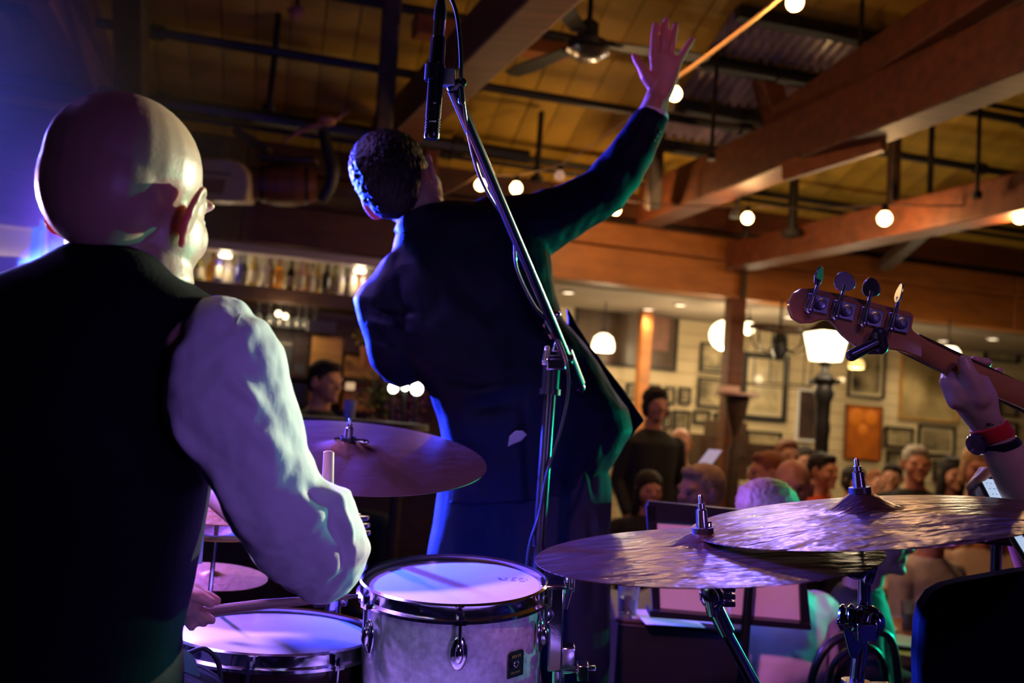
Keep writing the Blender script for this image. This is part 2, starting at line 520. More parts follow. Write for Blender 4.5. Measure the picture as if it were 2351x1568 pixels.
beam(rp(1505, 300, 6.2), rp(1498, 480, 6.4), 0.1, 0.1, 'post', 'dark post beside the raised black sleeve', M_darkwood, EN)

# purlins / conduit along the roof
def pipe(px, py, drop, r, label, u1=-5.5, u2=9.5, square=False):
    p = onroof(px, py, drop); u, v, z = uvz(p)
    b = nb(); tube(b, [W(u1, v, z), W(u2, v, z)], r, 8)
    for k in range(8):
        q = u1 + 1 + k * 1.9
        if q > u2 - 0.2: break
        lathe(b, [(0, -0.04), (r * 1.5, -0.04), (r * 1.5, 0.04), (0, 0.04)], Matrix.Translation(W(q, v, z)) @ (EU.to_track_quat('Z', 'Y').to_matrix().to_4x4()), 10)
    return tag(fin(b, 'roof_pipe', M_iron), label, 'pipe')


pipe(1175, 209, 0.25, 0.03, 'black roof pipe crossing behind the microphone and the raised hand')
pipe(1400, 392, 0.2, 0.025, 'lower of the black roof pipes, passing behind the singer\'s ear')
pipe(1400, 412, 0.12, 0.018, 'thin black pipe running just under the lower roof pipe')
pipe(1400, 105, 0.2, 0.03, 'upper black roof pipe behind the ceiling fan')
pipe(600, 270, 0.35, 0.05, 'thick black pipe above the bald head', -5.5, -0.2)
pipe(2250, 236, 0.15, 0.02, 'thin black pipe behind the big tie beam at right', 2.5, 9.5)

for i, (px, y0, y1, d, r, lab) in enumerate((
        (630, 130, 250, 5.5, 0.02, 'dark hanger rod above the bar at left'),
        (2137, 375, 465, 5.9, 0.02, 'dark hanger rod right of the hanging post'),
        (2250, 235, 450, 5.2, 0.012, 'thin hanger rod near the right edge'),
        (1640, 240, 360, 5.4, 0.012, 'thin hanger rod right of the raised hand'),
        (1822, 450, 535, 6.6, 0.035, 'thick hanger between the two string bulbs at right'),
        (1980, 0, 165, 5.0, 0.014, 'thin hanger rod crossing the skylight'),
        (1235, 370, 410, 6.3, 0.02, 'short hanger rod above the pair of bulbs'),
        (1692, 455, 490, 6.2, 0.02, 'short hanger rod above the middle bulb'),
        (2250, 40, 120, 5.2, 0.04, 'stubby dark bracket at the top right'))):
    b = nb(); p0 = P(px, y0, d); p1 = V((p0.x, p0.y, P(px, y1, d).z)); top = V(p0)
    top.z = min(EAVE + max(0, uvz(p0)[1]) * PT, p0.z + 0.35)
    tube(b, [top, p1], r, 8); lathe(b, [(0, -0.03), (r * 2.2, -0.03), (r * 2.2, 0.01), (0, 0.01)], Matrix.Translation(p1), 10)
    tag(fin(b, 'hanger_rod', M_iron), lab, 'rod')

# corrugated skylight
M_sky = mat('skylight_sheet', (0.34, 0.26, 0.36), 0.25, var=0.6, vscale=3, coat=0.5)
sk = [uvz(onroof(*q, 0.06)) for q in ((1640, 30), (2120, 130), (1985, 262), (1590, 205))]
us = [s[0] for s in sk]; vs_ = [s[1] for s in sk]
skl = thing('skylight', 'dark corrugated skylight sheet in the roof, upper right', 'skylight', W(sum(us) / 4, sum(vs_) / 4, EAVE + sum(vs_) / 4 * PT - 0.06))
u_a, u_b = min(us) + 0.1, max(us) - 0.1; v_a, v_b = min(vs_) - 0.5, max(vs_) + 0.1
for g in range(3):
    va = v_a + (v_b - v_a) * g / 3 + 0.03; vb = v_a + (v_b - v_a) * (g + 1) / 3 - 0.03
    b = nb(); n = 90; top = []; bot = []
    for i in range(n + 1):
        u = u_a + (u_b - u_a) * i / n; h = 0.022 * math.sin(i * math.pi / 2.5)
        top.append((W(u, va, EAVE + va * PT - 0.07 + h), W(u, vb, EAVE + vb * PT - 0.07 + h)))
    for (a0, a1), (c0, c1) in zip(top, top[1:]):
        prism(b, [a0, c0, c1, a1], UZ * 0.004)
    fin(b, 'corrugated_sheet', M_sky, skl, False)
for g in range(4):
    v = v_a + (v_b - v_a) * g / 3
    b = nb(); obox(b, W((u_a + u_b) / 2, v, EAVE + v * PT - 0.12), EU * (u_b - u_a) / 2, EN * 0.04, UZ * 0.04)
    fin(b, 'crossbar', M_iron, skl, False, bevel=0.005)
#BODY
# ---------------------------------------------------------------- drum kit
def Mcol(M, i): return V((M[0][i], M[1][i], M[2][i]))


def lug(M, Rr, ang, z0, z1, zc, parent, big=True):
    """tension rod with its claw and its oval lug casing on a drum of radius Rr"""
    c, s = math.cos(ang), math.sin(ang)
    out = M.to_3x3() @ V((c, s, 0)); tz = M.to_3x3() @ V((0, 0, 1)); sd = tz.cross(out)
    q = lambda r, z: M @ V((c * r, s * r, z))
    b = nb()
    tube(b, [q(Rr + 0.012, z0 + 0.006), q(Rr + 0.012, zc)], 0.0032, 8)
    tube(b, [q(Rr + 0.012, z0 + 0.012), q(Rr + 0.012, z0 - 0.004)], 0.006, 6)
    obox(b, q(Rr + 0.008, z0 - 0.004), out * 0.009, sd * 0.009, tz * 0.004)
    fin(b, 'tension_rod', M_chrome, parent)
    b = nb()
    Mr = Matrix.Identity(4)
    for i in range(3): Mr[i][0] = sd[i]; Mr[i][1] = out[i]; Mr[i][2] = tz[i]
    ell(b, q(Rr + 0.004, zc), (0.014, 0.006, 0.028), Mr.to_3x3())
    ell(b, q(Rr + 0.011, zc + 0.002), (0.007, 0.008, 0.017), Mr.to_3x3())
    fin(b, 'lug', M_chrome, parent)


def drum(name, label, M, Rr, depth, wrap, nl, a0, group=None):
    t = thing(name, label, 'drum', M.translation, group)
    b = nb(); lathe(b, [(0, -0.012), (Rr - 0.004, -0.012), (Rr - 0.004, -depth), (0, -depth)], M, 96)
    fin(b, 'shell', wrap, t)
    b = nb(); lathe(b, [(0, 0.0), (Rr - 0.012, 0.0), (Rr - 0.004, -0.004), (Rr, -0.012), (0, -0.012)], M, 96)
    fin(b, 'drumhead', M_head, t)
    b = nb()
    lathe(b, [(Rr - 0.003, -0.014), (Rr - 0.003, 0.006), (Rr + 0.001, 0.0095), (Rr + 0.0045, 0.0065), (Rr + 0.003, 0.003),
              (Rr + 0.003, -0.012), (Rr + 0.009, -0.016), (Rr + 0.009, -0.021), (Rr + 0.001, -0.022), (Rr - 0.003, -0.014)], M, 128)
    fin(b, 'hoop', M_chrome, t)
    for k in range(nl):
        lug(M, Rr, a0 + 2 * math.pi * k / nl, -0.012, -0.02, -depth * 0.28 if depth > 0.16 else -depth * 0.5, t)
    return t


MT = disc_frame(1043, 1336, 1.60, 1.3, 0.265)
tom = drum('tom_drum', 'white pearl tom drum with chrome hoop at the bottom centre', MT, 0.160, 0.24, M_pearl, 6, R(-86))
# air-vent badge, mount plate and printed mark
b = nb(); ca = R(-49)
out = MT.to_3x3() @ V((math.cos(ca), math.sin(ca), 0)); tz = Mcol(MT, 2); sd = tz.cross(out)
q = MT @ V((math.cos(ca) * 0.158, math.sin(ca) * 0.158, -0.098))
pts = [q + sd * x * 0.017 + tz * y * 0.021 for x, y in ((-1, -1), (1, -1), (1, 0.86), (0.8, 1), (-0.7, 1), (-1, 0.8))]
prism(b, pts, out * 0.0025); bd = fin(b, 'badge', M_black, tom, False)
b = nb(); Mg = Matrix.Translation(q + out * 0.003) @ out.to_track_quat('Z', 'Y').to_matrix().to_4x4(); torus(b, Mg, 0.0045, 0.0015, 20, 8); fin(b, 'vent_grommet', M_chrome, bd)
M_gold = mat('gold_print', (0.6, 0.4, 0.1), 0.4, 0.6)
b = nb()
for k, x in enumerate((-11, -7.5, -3, 1.5, 6)):
    obox(b, q + out * 0.003 + sd * (x + 2) * 0.001 + tz * (0.013 + 0.0006 * (k % 2)), sd * 0.0012, tz * 0.0022, out * 0.0004)
    if k % 2: obox(b, q + out * 0.003 + sd * (x + 3) * 0.001 + tz * 0.014, sd * 0.0018, tz * 0.0006, out * 0.0004)
    obox(b, q + out * 0.003 + sd * (x + 1) * 0.001 - tz * 0.013, sd * 0.0014, tz * 0.0012, out * 0.0004)
fin(b, 'printed_mark', M_gold, bd, False)
M_print = mat('grey_print', (0.10, 0.09, 0.16), 0.6)
b = nb()
for k, (x, y, sx, sy) in enumerate(((80, 28, 5, .8), (92, 30, 3, .8), (103, 27, .8, 5), (108, 33, 5, .8), (115, 26, .8, 4), (120, 30, 5, .8), (128, 24, .8, 4), (88, 18, 7, .6), (104, 16, 7, .6), (120, 13, 7, .6), (80, 22, .8, 4))):
    obox(b, MT @ V((x * .001, y * .001, 0.0008)), Mcol(MT, 0) * sx * .0007, Mcol(MT, 1) * sy * .0011, tz * 0.0003)
fin(b, 'printed_mark', M_print, tom, False)
# suspension mount on the right side of the tom
b = nb()
cm = MT @ V((0.168, -0.008, 0))
obox(b, cm + CR * 0.012 - tz * 0.07, CR * 0.012, FW * 0.022, tz * 0.075)
obox(b, cm + CR * 0.004 + tz * 0.004, CR * 0.022, FW * 0.03, tz * 0.004)
fin(b, 'mount_plate', M_chrome, tom, True, bevel=0.003)
b = nb(); ell(b, cm - tz * 0.045 - CR * 0.006 - FW * 0.02, (0.013, 0.011, 0.019)); torus(b, Matrix.Translation(cm - tz * 0.045 - CR * 0.006 - FW * 0.028) @ Matrix.Rotation(R(90), 4, 'X'), 0.011, 0.003, 24, 8); fin(b, 'mount_bolt', M_darkchrome, tom)
b = nb()
for dx in (0.0, 0.009): capsule(b, [cm + CR * (0.03 + dx) + tz * 0.02, cm + CR * (0.03 + dx) - tz * 0.01], [0.0035, 0.0035], 8)
tube(b, [cm + CR * 0.034 - tz * 0.005, cm + CR * 0.026 - tz * 0.04], 0.006, 8)
fin(b, 'wing_bolt', M_chrome, tom)
b = nb()
obox(b, cm + CR * 0.035 - tz * 0.125, CR * 0.012, FW * 0.015, tz * 0.02); obox(b, cm + CR * 0.062 - tz * 0.15, CR * 0.010, FW * 0.015, tz * 0.014)
tube(b, [cm + CR * 0.02 - tz * 0.15, cm + CR * 0.085 - tz * 0.148], 0.008, 10); tube(b, [cm + CR * 0.02 - tz * 0.12, cm + CR * 0.02 - tz * 0.75], 0.011, 10)
fin(b, 'tom_arm', M_chrome, tom, True, bevel=0.002)

MS = disc_frame(632, 1454, 1.66, 1.2, 0.228)
snare = drum('snare_drum', 'snare drum with violet lit head beside the drummer\'s hand', MS, 0.180, 0.14, M_shell, 8, R(-56))
b = nb(); tube(b, [MS @ V((0, 0, -0.14)), MS @ V((0, 0, -0.35))], 0.02, 12)
for k in range(3):
    a = k * 2.1; e = MS @ V((0, 0, -0.33)); tube(b, [e, V((e.x + 0.28 * math.cos(a), e.y + 0.28 * math.sin(a), 0.012))], 0.009, 8)
    tube(b, [MS @ V((0, 0, -0.2)), MS @ V((0.16 * math.cos(a), 0.16 * math.sin(a), -0.15))], 0.008, 8)
tag(fin(b, 'drum_stand', M_chrome), 'chrome stand under the snare drum', 'stand')
b = nb(); q = P(1050, 1640, 1.25)
MF = disc_frame(1060, 1660, 1.42, 1.0, 0.36)
ft = drum('floor_tom', 'drum of which only the hoop shows at the bottom edge', MF, 0.19, 0.30, M_pearl, 8, R(10))
for k in range(3):
    b = nb(); a = k * 2.1 + 0.3; e = MF @ V((0.2 * math.cos(a), 0.2 * math.sin(a), -0.15)); tube(b, [e, V((e.x, e.y, 0.01))], 0.008, 8); fin(b, 'leg', M_chrome, ft)
# clamp seen between snare and tom
t = thing('clamp', 'small chrome clamp between the snare drum and the tom', 'clamp', P(765, 1395, 1.95))
b = nb(); c0 = P(765, 1392, 1.95)
capsule(b, [P(725, 1387, 1.95), P(790, 1383, 1.95)], [0.008, 0.008]); obox(b, c0, CR * 0.014, FW * 0.014, CU * 0.022)
ell(b, P(758, 1400, 1.93), (0.012, 0.01, 0.02)); fin(b, 'clamp_body', M_chrome, t, True, bevel=0.003)
b = nb(); tube(b, [c0, V((c0.x, c0.y, 0.0))], 0.012, 12); fin(b, 'pole', M_chrome, t)
t = thing('bass_drum', 'dark bass drum behind the tom, hardly lit', 'drum', P(1010, 1560, 2.15))
Mbd = Matrix.Translation(V((-0.12, 1.98, 0.31))) @ Matrix.Rotation(R(-90), 4, 'X')
b = nb(); lathe(b, [(0, -0.16), (0.27, -0.16), (0.27, 0.16), (0, 0.16)], Mbd, 64); fin(b, 'shell', M_shell, t)
b = nb(); torus(b, Mbd @ Matrix.Translation((0, 0, -0.16)), 0.277, 0.012, 64, 8, 1.6); torus(b, Mbd @ Matrix.Translation((0, 0, 0.16)), 0.277, 0.012, 64, 8, 1.6); fin(b, 'hoop', M_black, t)
b = nb()
for k in range(3):
    obox(b, P(832 + k * 2, 1190 + k * 17, 1.9), CR * 0.013, FW * 0.006, CU * 0.0045)
obox(b, P(822, 1206, 1.92), CR * 0.006, FW * 0.006, CU * 0.024)
tube(b, [P(826, 1206, 1.94), P(860, 1560, 1.95)], 0.008, 8)
tag(fin(b, 'bracket', M_chrome, None, True, bevel=0.002), 'small chrome bracket with three prongs by the white elbow', 'bracket')


def cymbal(name, label, M, Rr, mt, bell, bow, group=None, nut=True, posth=0.05):
    t = thing(name, label, 'cymbal', M.translation, group)
    b = nb(); pr = []
    br = Rr * 0.24
    def prof(r):
        z = bow * (1 - (r / Rr) ** 1.6)
        if r < br: z += bell * (math.cos(math.pi * r / br) + 1) / 2 
        return z
    rs = [0.0] + [Rr * k / 28 for k in range(1, 29)]
    pr = [(r, prof(r)) for r in rs] + [(r, prof(r) - 0.0014) for r in reversed(rs)]
    lathe(b, pr, M, 96)
    o = fin(b, 'plate', mt, t)
    top = bell + bow
    if nut:
        b = nb()
        lathe(b, [(0, top - 0.004), (0.016, top - 0.004), (0.016, top + 0.005), (0, top + 0.005)], M, 20)
        fin(b, 'felt', M_black, t)
        b = nb(); lathe(b, [(0, top - 0.03), (0.0035, top - 0.03), (0.0035, top + posth), (0.002, top + posth + 0.003), (0, top + posth + 0.003)], M, 12)
        lathe(b, [(0, top + 0.005), (0.009, top + 0.005), (0.008, top + posth * 0.6), (0.0055, top + posth * 0.65), (0.0055, top + posth * 0.8), (0, top + posth * 0.8)], M, 14)
        fin(b, 'sleeve_nut', M_darkchrome, t)
    return t


MC1 = disc_frame(797, 1040, 1.84, 4.0, 0.255)
ride = cymbal('cymbal', 'dark brown cymbal between the white sleeve and the singer', MC1, 0.282, M_bronze2, 0.016, 0.012, posth=0.04)
b = nb(); cN = MC1 @ V((0, 0, 0.030))
tube(b, [cN - CR * 0.028 - CU * 0.002, cN, cN + CR * 0.012], 0.0035, 8); ell(b, cN + CR * 0.026 - CU * 0.006, (0.016, 0.006, 0.006))
fin(b, 'wing_nut', M_chrome, ride)
MA = disc_frame(1616, 1268, 1.34, -0.8, 0.168)
MB_ = disc_frame(1982, 1191, 1.36, -2.6, 0.150)
cymbal('cymbal', 'lower right cymbal, partly under the other one, brown with a blue left tip', MA, 0.248, M_bronze, 0.017, 0.014)
cymbal('cymbal', 'large upper right cymbal lit violet, running off the right edge', MB_, 0.255, M_bronze, 0.026, 0.016, posth=0.045)
# hi-hat pair and a small disc cymbal at left
MH = disc_frame(500, 1185, 1.85, 3, 0.22)
hh = thing('hi_hat', 'pair of hi-hat cymbals behind the white sleeve at left', 'cymbal', MH.translation)
b = nb(); lathe(b, [(0, 0.03), (0.04, 0.02), (0.16, 0.0), (0.16, -0.0015), (0.04, 0.018), (0, 0.028)], MH @ Matrix.Translation((0, 0, 0.02)), 64); fin(b, 'top_cymbal', M_bronze3, hh)
b = nb(); lathe(b, [(0, -0.03), (0.04, -0.02), (0.16, 0.0), (0.16, 0.0015), (0.04, -0.018), (0, -0.028)], MH @ Matrix.Translation((0, 0, -0.012)), 64); fin(b, 'bottom_cymbal', M_bronze3, hh)
b = nb(); c0 = MH.translation; tube(b, [c0 + UZ * 0.07, V((c0.x, c0.y, 0.3))], 0.005, 8); tube(b, [V((c0.x, c0.y, 0.42)), V((c0.x, c0.y, 0.02))], 0.012, 10)
for k in range(3): tube(b, [V((c0.x, c0.y, 0.25)), V((c0.x + 0.22 * math.cos(k * 2.1), c0.y + 0.22 * math.sin(k * 2.1), 0.01))], 0.008, 8)
fin(b, 'stand', M_chrome, hh)
MG = disc_frame(488, 1322, 1.95, 3, 0.25)
t = cymbal('cymbal', 'small yellow cymbal low behind the drummer\'s hand', MG, 0.115, M_bronze3, 0.008, 0.004, nut=False)
b = nb(); c0 = MG.translation; tube(b, [c0, V((c0.x, c0.y, 0.0))], 0.01, 10); fin(b, 'stand', M_darkchrome, t)
b = nb(); tube(b, [P(452, 1292, 1.6), P(462, 1215, 1.6)], [0.009, 0.006], 12); ell(b, P(463, 1210, 1.6), (0.006,) * 3)
tag(fin(b, 'light_stick', mat('pale_plastic', (0.5, 0.7, 0.7), 0.3)), 'pale slim tube standing behind the waistcoat edge', 'stick')


def tilt_stand_A():
    t = thing('cymbal_stand', 'slanting chrome boom stand under the lower right cymbal', 'stand', P(1640, 1365, 1.36))
    c = P(1640, 1368, 1.36)
    Mr = disc_frame(1636, 1372, 1.35, 0, 0.9)
    Mr = Matrix.Translation(P(1633, 1370, 1.35)) @ (-(FW * 0.75 - CR * -0.62)).to_track_quat('Z', 'Y').to_matrix().to_4x4()
    b = nb(); torus(b, Mr, 0.015, 0.0045, 32, 8); lathe(b, [(0, -0.006), (0.014, -0.006), (0.014, 0.004), (0.006, 0.006), (0, 0.006)], Mr, 24)
    tube(b, [P(1633, 1370, 1.35), P(1640, 1405, 1.36)], 0.012, 12)
    fin(b, 'ratchet', M_chrome, t)
    b = nb()
    for k in range(3):
        obox(b, P(1672, 1350 + k * 17, 1.36), CR * 0.009, FW * 0.009, CU * 0.0042)
    tube(b, [P(1645, 1372, 1.36), P(1672, 1368, 1.36)], 0.007, 10); tube(b, [P(1672, 1345, 1.36), P(1672, 1392, 1.36)], 0.0055, 10)
    fin(b, 'wing_screw', M_chrome, t, True, bevel=0.0015)
    b = nb(); tube(b, [P(1646, 1370, 1.36), P(1628, 1200, 1.35), MA @ V((0, 0, 0.03))], 0.004, 8); fin(b, 'cymbal_rod', M_chrome, t)
    b = nb(); tube(b, [P(1643, 1398, 1.36), P(1668, 1450, 1.37)], 0.0125, 14); tube(b, [P(1655, 1430, 1.365), P(1775, 1650, 1.42)], 0.0095, 14)
    fin(b, 'boom', M_chrome, t)
    b = nb(); e = P(1765, 1630, 1.41)
    tube(b, [e + UZ * 0.03, V((e.x, e.y, 0.02))], 0.013, 12)
    for k in range(3): tube(b, [V((e.x, e.y, 0.35)), V((e.x + 0.28 * math.cos(k * 2.1 + .4), e.y + 0.28 * math.sin(k * 2.1 + .4), 0.01))], 0.009, 8)
    fin(b, 'tripod', M_chrome, t)


def tilt_stand_B():
    t = thing('cymbal_stand', 'upright chrome stand with round clamps under the upper right cymbal', 'stand', P(1972, 1300, 1.37))
    ax = (-(FW * 0.85 + CR * 0.5)).normalized()
    q = ax.to_track_quat('Z', 'Y').to_matrix().to_4x4()
    b = nb(); Mr = Matrix.Translation(P(1966, 1296, 1.36)) @ q
    torus(b, Mr, 0.0165, 0.006, 36, 10, 1.3); lathe(b, [(0, -0.006), (0.013, -0.006), (0.013, 0.006), (0.008, 0.009), (0, 0.007)], Mr, 24)
    fin(b, 'ratchet', M_chrome, t)
    b = nb(); capsule(b, [P(1984, 1268, 1.355), P(2000, 1300, 1.35), P(1992, 1330, 1.355)], [0.007, 0.010, 0.009]); fin(b, 'wing_screw', M_chrome, t)
    b = nb(); tube(b, [P(1975, 1290, 1.37), MB_ @ V((0, 0, 0.03))], 0.004, 8); fin(b, 'cymbal_rod', M_chrome, t)
    b = nb(); tube(b, [P(1985, 1326, 1.37), P(1985, 1398, 1.37)], 0.0095, 16); fin(b, 'upper_tube', M_chrome, t)
    b = nb(); Mr = Matrix.Translation(P(1958, 1420, 1.36)) @ (CR * 0.9 - FW * 0.45).to_track_quat('Z', 'Y').to_matrix().to_4x4()
    for z, r in ((-0.014, 0.019), (-0.002, 0.021), (0.010, 0.020)):
        lathe(b, [(0, z - 0.005), (r - 0.003, z - 0.005), (r, z - 0.002), (r, z + 0.002), (r - 0.003, z + 0.005), (0, z + 0.005)], Mr, 32)
    fin(b, 'boom_clamp', M_chrome, t)
    b = nb(); Mr = Matrix.Translation(P(1992, 1428, 1.35)) @ q; lathe(b, [(0, -0.014), (0.022, -0.014), (0.024, -0.004), (0.020, 0.006), (0, 0.008)], Mr, 32)
    obox(b, P(1986, 1448, 1.34), CR * 0.014, FW * 0.01, CU * 0.013); ell(b, P(2005, 1440, 1.34), (0.010, 0.01, 0.022)); fin(b, 'clamp_knob', M_chrome, t, True, bevel=0.002)
    b = nb(); capsule(b, [P(1925, 1428, 1.35), P(1945, 1420, 1.36)], [0.004, 0.006]); fin(b, 'lever', M_chrome, t)
    b = nb(); prism(b, [P(x, y, 1.365) for x, y in ((1932, 1430), (2000, 1452), (1998, 1470), (1972, 1500), (1968, 1515), (1952, 1510))], FW * 0.006); fin(b, 'gusset', M_chrome, t, True, bevel=0.002)
    b = nb(); tube(b, [P(1978, 1470, 1.375), P(1966, 1572, 1.38)], 0.0105, 16); fin(b, 'middle_tube', M_chrome, t)
    b = nb(); e = P(1966, 1572, 1.38); lathe(b, [(0, -0.02), (0.022, -0.02), (0.022, 0.006), (0, 0.006)], Matrix.Translation(e + CU * 0.0), 24)
    capsule(b, [e - CU * 0.004 + CR * 0.025, e - CU * 0.004 + CR * 0.05], [0.008, 0.008]); fin(b, 'collar', M_chrome, t)
    b = nb(); tube(b, [e, V((e.x, e.y, 0.02))], 0.014, 14)
    for k in range(3): tube(b, [V((e.x, e.y, 0.4)), V((e.x + 0.3 * math.cos(k * 2.1), e.y + 0.3 * math.sin(k * 2.1), 0.01))], 0.009, 8)
    fin(b, 'tripod', M_chrome, t)


tilt_stand_A(); tilt_stand_B()
b = nb(); c0 = MC1.translation
tube(b, [MC1 @ V((0, 0, 0.01)), MC1 @ V((0, 0, -0.10))], 0.005, 8); e = MC1 @ V((0, 0, -0.09)); tube(b, [e, V((e.x, e.y + 0.05, 0.02))], 0.012, 12)
for k in range(3): tube(b, [V((e.x, e.y + 0.05, 0.3)), V((e.x + 0.2 * math.cos(k * 2.1), e.y + 0.05 + 0.2 * math.sin(k * 2.1), 0.01))], 0.008, 8)
tag(fin(b, 'cymbal_stand', M_chrome), 'chrome stand under the dark brown cymbal at left', 'stand')
b = nb()
tube(b, [P(755, 1040, 1.42), P(752, 1120, 1.40), P(748, 1300, 1.42)], [0.0085, 0.0095, 0.0095], 14); ell(b, P(755, 1040, 1.42), (0.0085, 0.0085, 0.004))
tag(fin(b, 'drumstick', mat('worn_hickory', (0.6, 0.35, 0.25), 0.5, var=0.3)), 'drumstick butt standing up in front of the dark brown cymbal', 'drumstick')
b = nb(); tube(b, [P(380, 1415, 1.42), P(600, 1388, 1.47), P(760, 1374, 1.52), P(822, 1368, 1.54)], [0.0085, 0.0085, 0.006, 0.003], 12)
tag(fin(b, 'drumstick', mat('dark_hickory', (0.30, 0.16, 0.12), 0.5, var=0.3)), 'drumstick held level above the snare drum', 'drumstick')

# ---------------------------------------------------------------- microphone, stand, cable
t = thing('microphone_stand', 'black boom microphone stand in front of the singer\'s back', 'stand', V((P(1262, 850, 1.9).x, P(1262, 850, 1.9).y, 0)))
M_satin = mat('satin_black_tube', (0.06, 0.06, 0.065), 0.24, 0.85)
b = nb(); tube(b, [P(1040, 205, 1.42), P(1330, 888, 1.97)], 0.0095, 14)
ell(b, P(1331, 890, 1.97), (0.012,) * 3); fin(b, 'boom', M_satin, t)
b = nb(); tube(b, [P(1296, 806, 1.9), P(1326, 882, 1.96)], 0.0165, 16); fin(b, 'counterweight', M_satin, t)
e = P(1266, 850, 1.9)
b = nb(); tube(b, [e, V((e.x, e.y, e.z - 0.40))], 0.0125, 16); fin(b, 'upper_tube', M_satin, t)
b = nb(); tube(b, [e - UZ * 0.36, V((e.x, e.y, 0.08))], 0.0165, 16); fin(b, 'lower_tube', M_satin, t)
b = nb(); lathe(b, [(0, -0.03), (0.018, -0.03), (0.018, 0.03), (0, 0.03)], Matrix.Translation(e - UZ * 0.015), 20)
lathe(b, [(0, -0.006), (0.022, -0.006), (0.022, 0.006), (0, 0.006)], Matrix.Translation(e - UZ * 0.045), 20); fin(b, 'collar', M_black, t)
b = nb(); obox(b, P(1282, 822, 1.9), CR * 0.032, FW * 0.014, CU * 0.007); prism(b, [P(1265, 808, 1.885), P(1296, 808, 1.885), P(1279, 772, 1.885)], FW * 0.012)
obox(b, P(1276, 836, 1.89), CR * 0.020, FW * 0.014, CU * 0.012); capsule(b, [P(1256, 800, 1.89), P(1252, 832, 1.89)], [0.006, 0.008]); fin(b, 'clutch', M_chrome, t, True, bevel=0.003)
b = nb(); ell(b, P(1274, 722, 1.86), (0.013, 0.01, 0.009)); tube(b, [P(1274, 728, 1.86), P(1278, 755, 1.87)], 0.005, 8); obox(b, P(1258, 752, 1.85), CR * 0.007, FW * 0.006, CU * 0.014)
tube(b, [P(1250, 742, 1.85), P(1268, 775, 1.86)], 0.006, 8); fin(b, 'boom_knob', M_chrome, t)
b = nb()
for k in range(3):
    a = k * 2.094 + 0.3; tube(b, [V((e.x, e.y, 0.22)), V((e.x + 0.3 * math.cos(a), e.y + 0.3 * math.sin(a), 0.015))], 0.008, 8); tube(b, [V((e.x, e.y, 0.10)), V((e.x + 0.15 * math.cos(a), e.y + 0.15 * math.sin(a), 0.12))], 0.005, 8)
fin(b, 'tripod', M_black, t)
b = nb(); obox(b, P(1029, 178, 1.41), CR * 0.011, FW * 0.008, CU * 0.013); fin(b, 'clip_bracket', mat('grey_plastic', (0.35, 0.35, 0.38), 0.4), t, True, bevel=0.002)
b = nb(); Mm = Matrix.Translation(P(998, 168, 1.4)) @ ((P(1008, 85, 1.4) - P(992, 318, 1.4)).to_track_quat('Z', 'Y').to_matrix().to_4x4())
lathe(b, [(0.0125, -0.012), (0.0155, -0.012), (0.0155, 0.012), (0.0125, 0.012), (0.0125, -0.012)], Mm, 28); fin(b, 'clip_ring', M_black, t)
b = nb(); capsule(b, [P(1040, 200, 1.42), P(1060, 190, 1.41)], [0.010, 0.008]); capsule(b, [P(1058, 200, 1.41), P(1060, 232, 1.42)], [0.005, 0.006]); fin(b, 'swivel', M_black, t)

mc = thing('microphone', 'slim black condenser microphone pointing down beside the boom tip', 'microphone', P(1000, 200, 1.4))
L = 0.157
b = nb(); Mm = Matrix.Translation(P(999, 202, 1.4)) @ ((P(1008, 85, 1.4) - P(992, 318, 1.4)).to_track_quat('Z', 'Y').to_matrix().to_4x4())
prof = [(0, -L / 2), (0.0105, -L / 2), (0.0118, -L / 2 + 0.002)]
for k in range(5):
    z = -L / 2 + 0.010 + k * 0.0045; prof += [(0.0118, z), (0.0105, z + 0.0008), (0.0105, z + 0.0018), (0.0118, z + 0.0026)]
prof += [(0.0118, -0.036), (0.0113, -0.0355), (0.0118, -0.035), (0.0118, 0.01), (0.0113, 0.0105), (0.0118, 0.011), (0.0118, L / 2 - 0.004), (0.010, L / 2), (0, L / 2)]
lathe(b, prof, Mm, 32); fin(b, 'body', M_satin, mc)
b = nb(); lathe(b, [(0, L / 2), (0.0095, L / 2), (0.0095, L / 2 + 0.025), (0, L / 2 + 0.025)], Mm, 24); fin(b, 'connector', M_chrome, mc)
b = nb(); lathe(b, [(0, L / 2 + 0.025), (0.0098, L / 2 + 0.025), (0.0098, L / 2 + 0.038), (0.0055, L / 2 + 0.062), (0, L / 2 + 0.062)], Mm, 24); fin(b, 'plug_boot', M_rubber, mc)
b = nb()
for zz_, w_, x_ in ((-0.026, 0.0022, 0.002), (-0.054, 0.0012, -0.003), (-0.054, 0.0012, 0.0), (-0.054, 0.0025, 0.0035), (0.036, 0.0012, 0.004)):
    c_ = P(999, 202, 1.4) + Mcol(Mm, 2) * zz_ - FW * 0.0119 + CR * x_
    obox(b, c_, CR * w_, FW * 0.0004, Mcol(Mm, 2) * 0.0011)
fin(b, 'printed_mark', mat('white_print', (0.75, 0.75, 0.6), 0.4), mc, False)
b = nb(); tp = Mm @ V((0, 0, L / 2 + 0.06))
def spl(pts, n=8):
    out = []
    p = [V(q) for q in pts]; p = [p[0] * 2 - p[1]] + p + [p[-1] * 2 - p[-2]]
    for i in range(1, len(p) - 2):
        for k in range(n):
            s = k / n
            out.append(0.5 * ((2 * p[i]) + (p[i + 1] - p[i - 1]) * s + (2 * p[i - 1] - 5 * p[i] + 4 * p[i + 1] - p[i + 2]) * s * s + (3 * p[i] - p[i - 1] - 3 * p[i + 1] + p[i + 2]) * s ** 3))
    out.append(p[-2]); return out
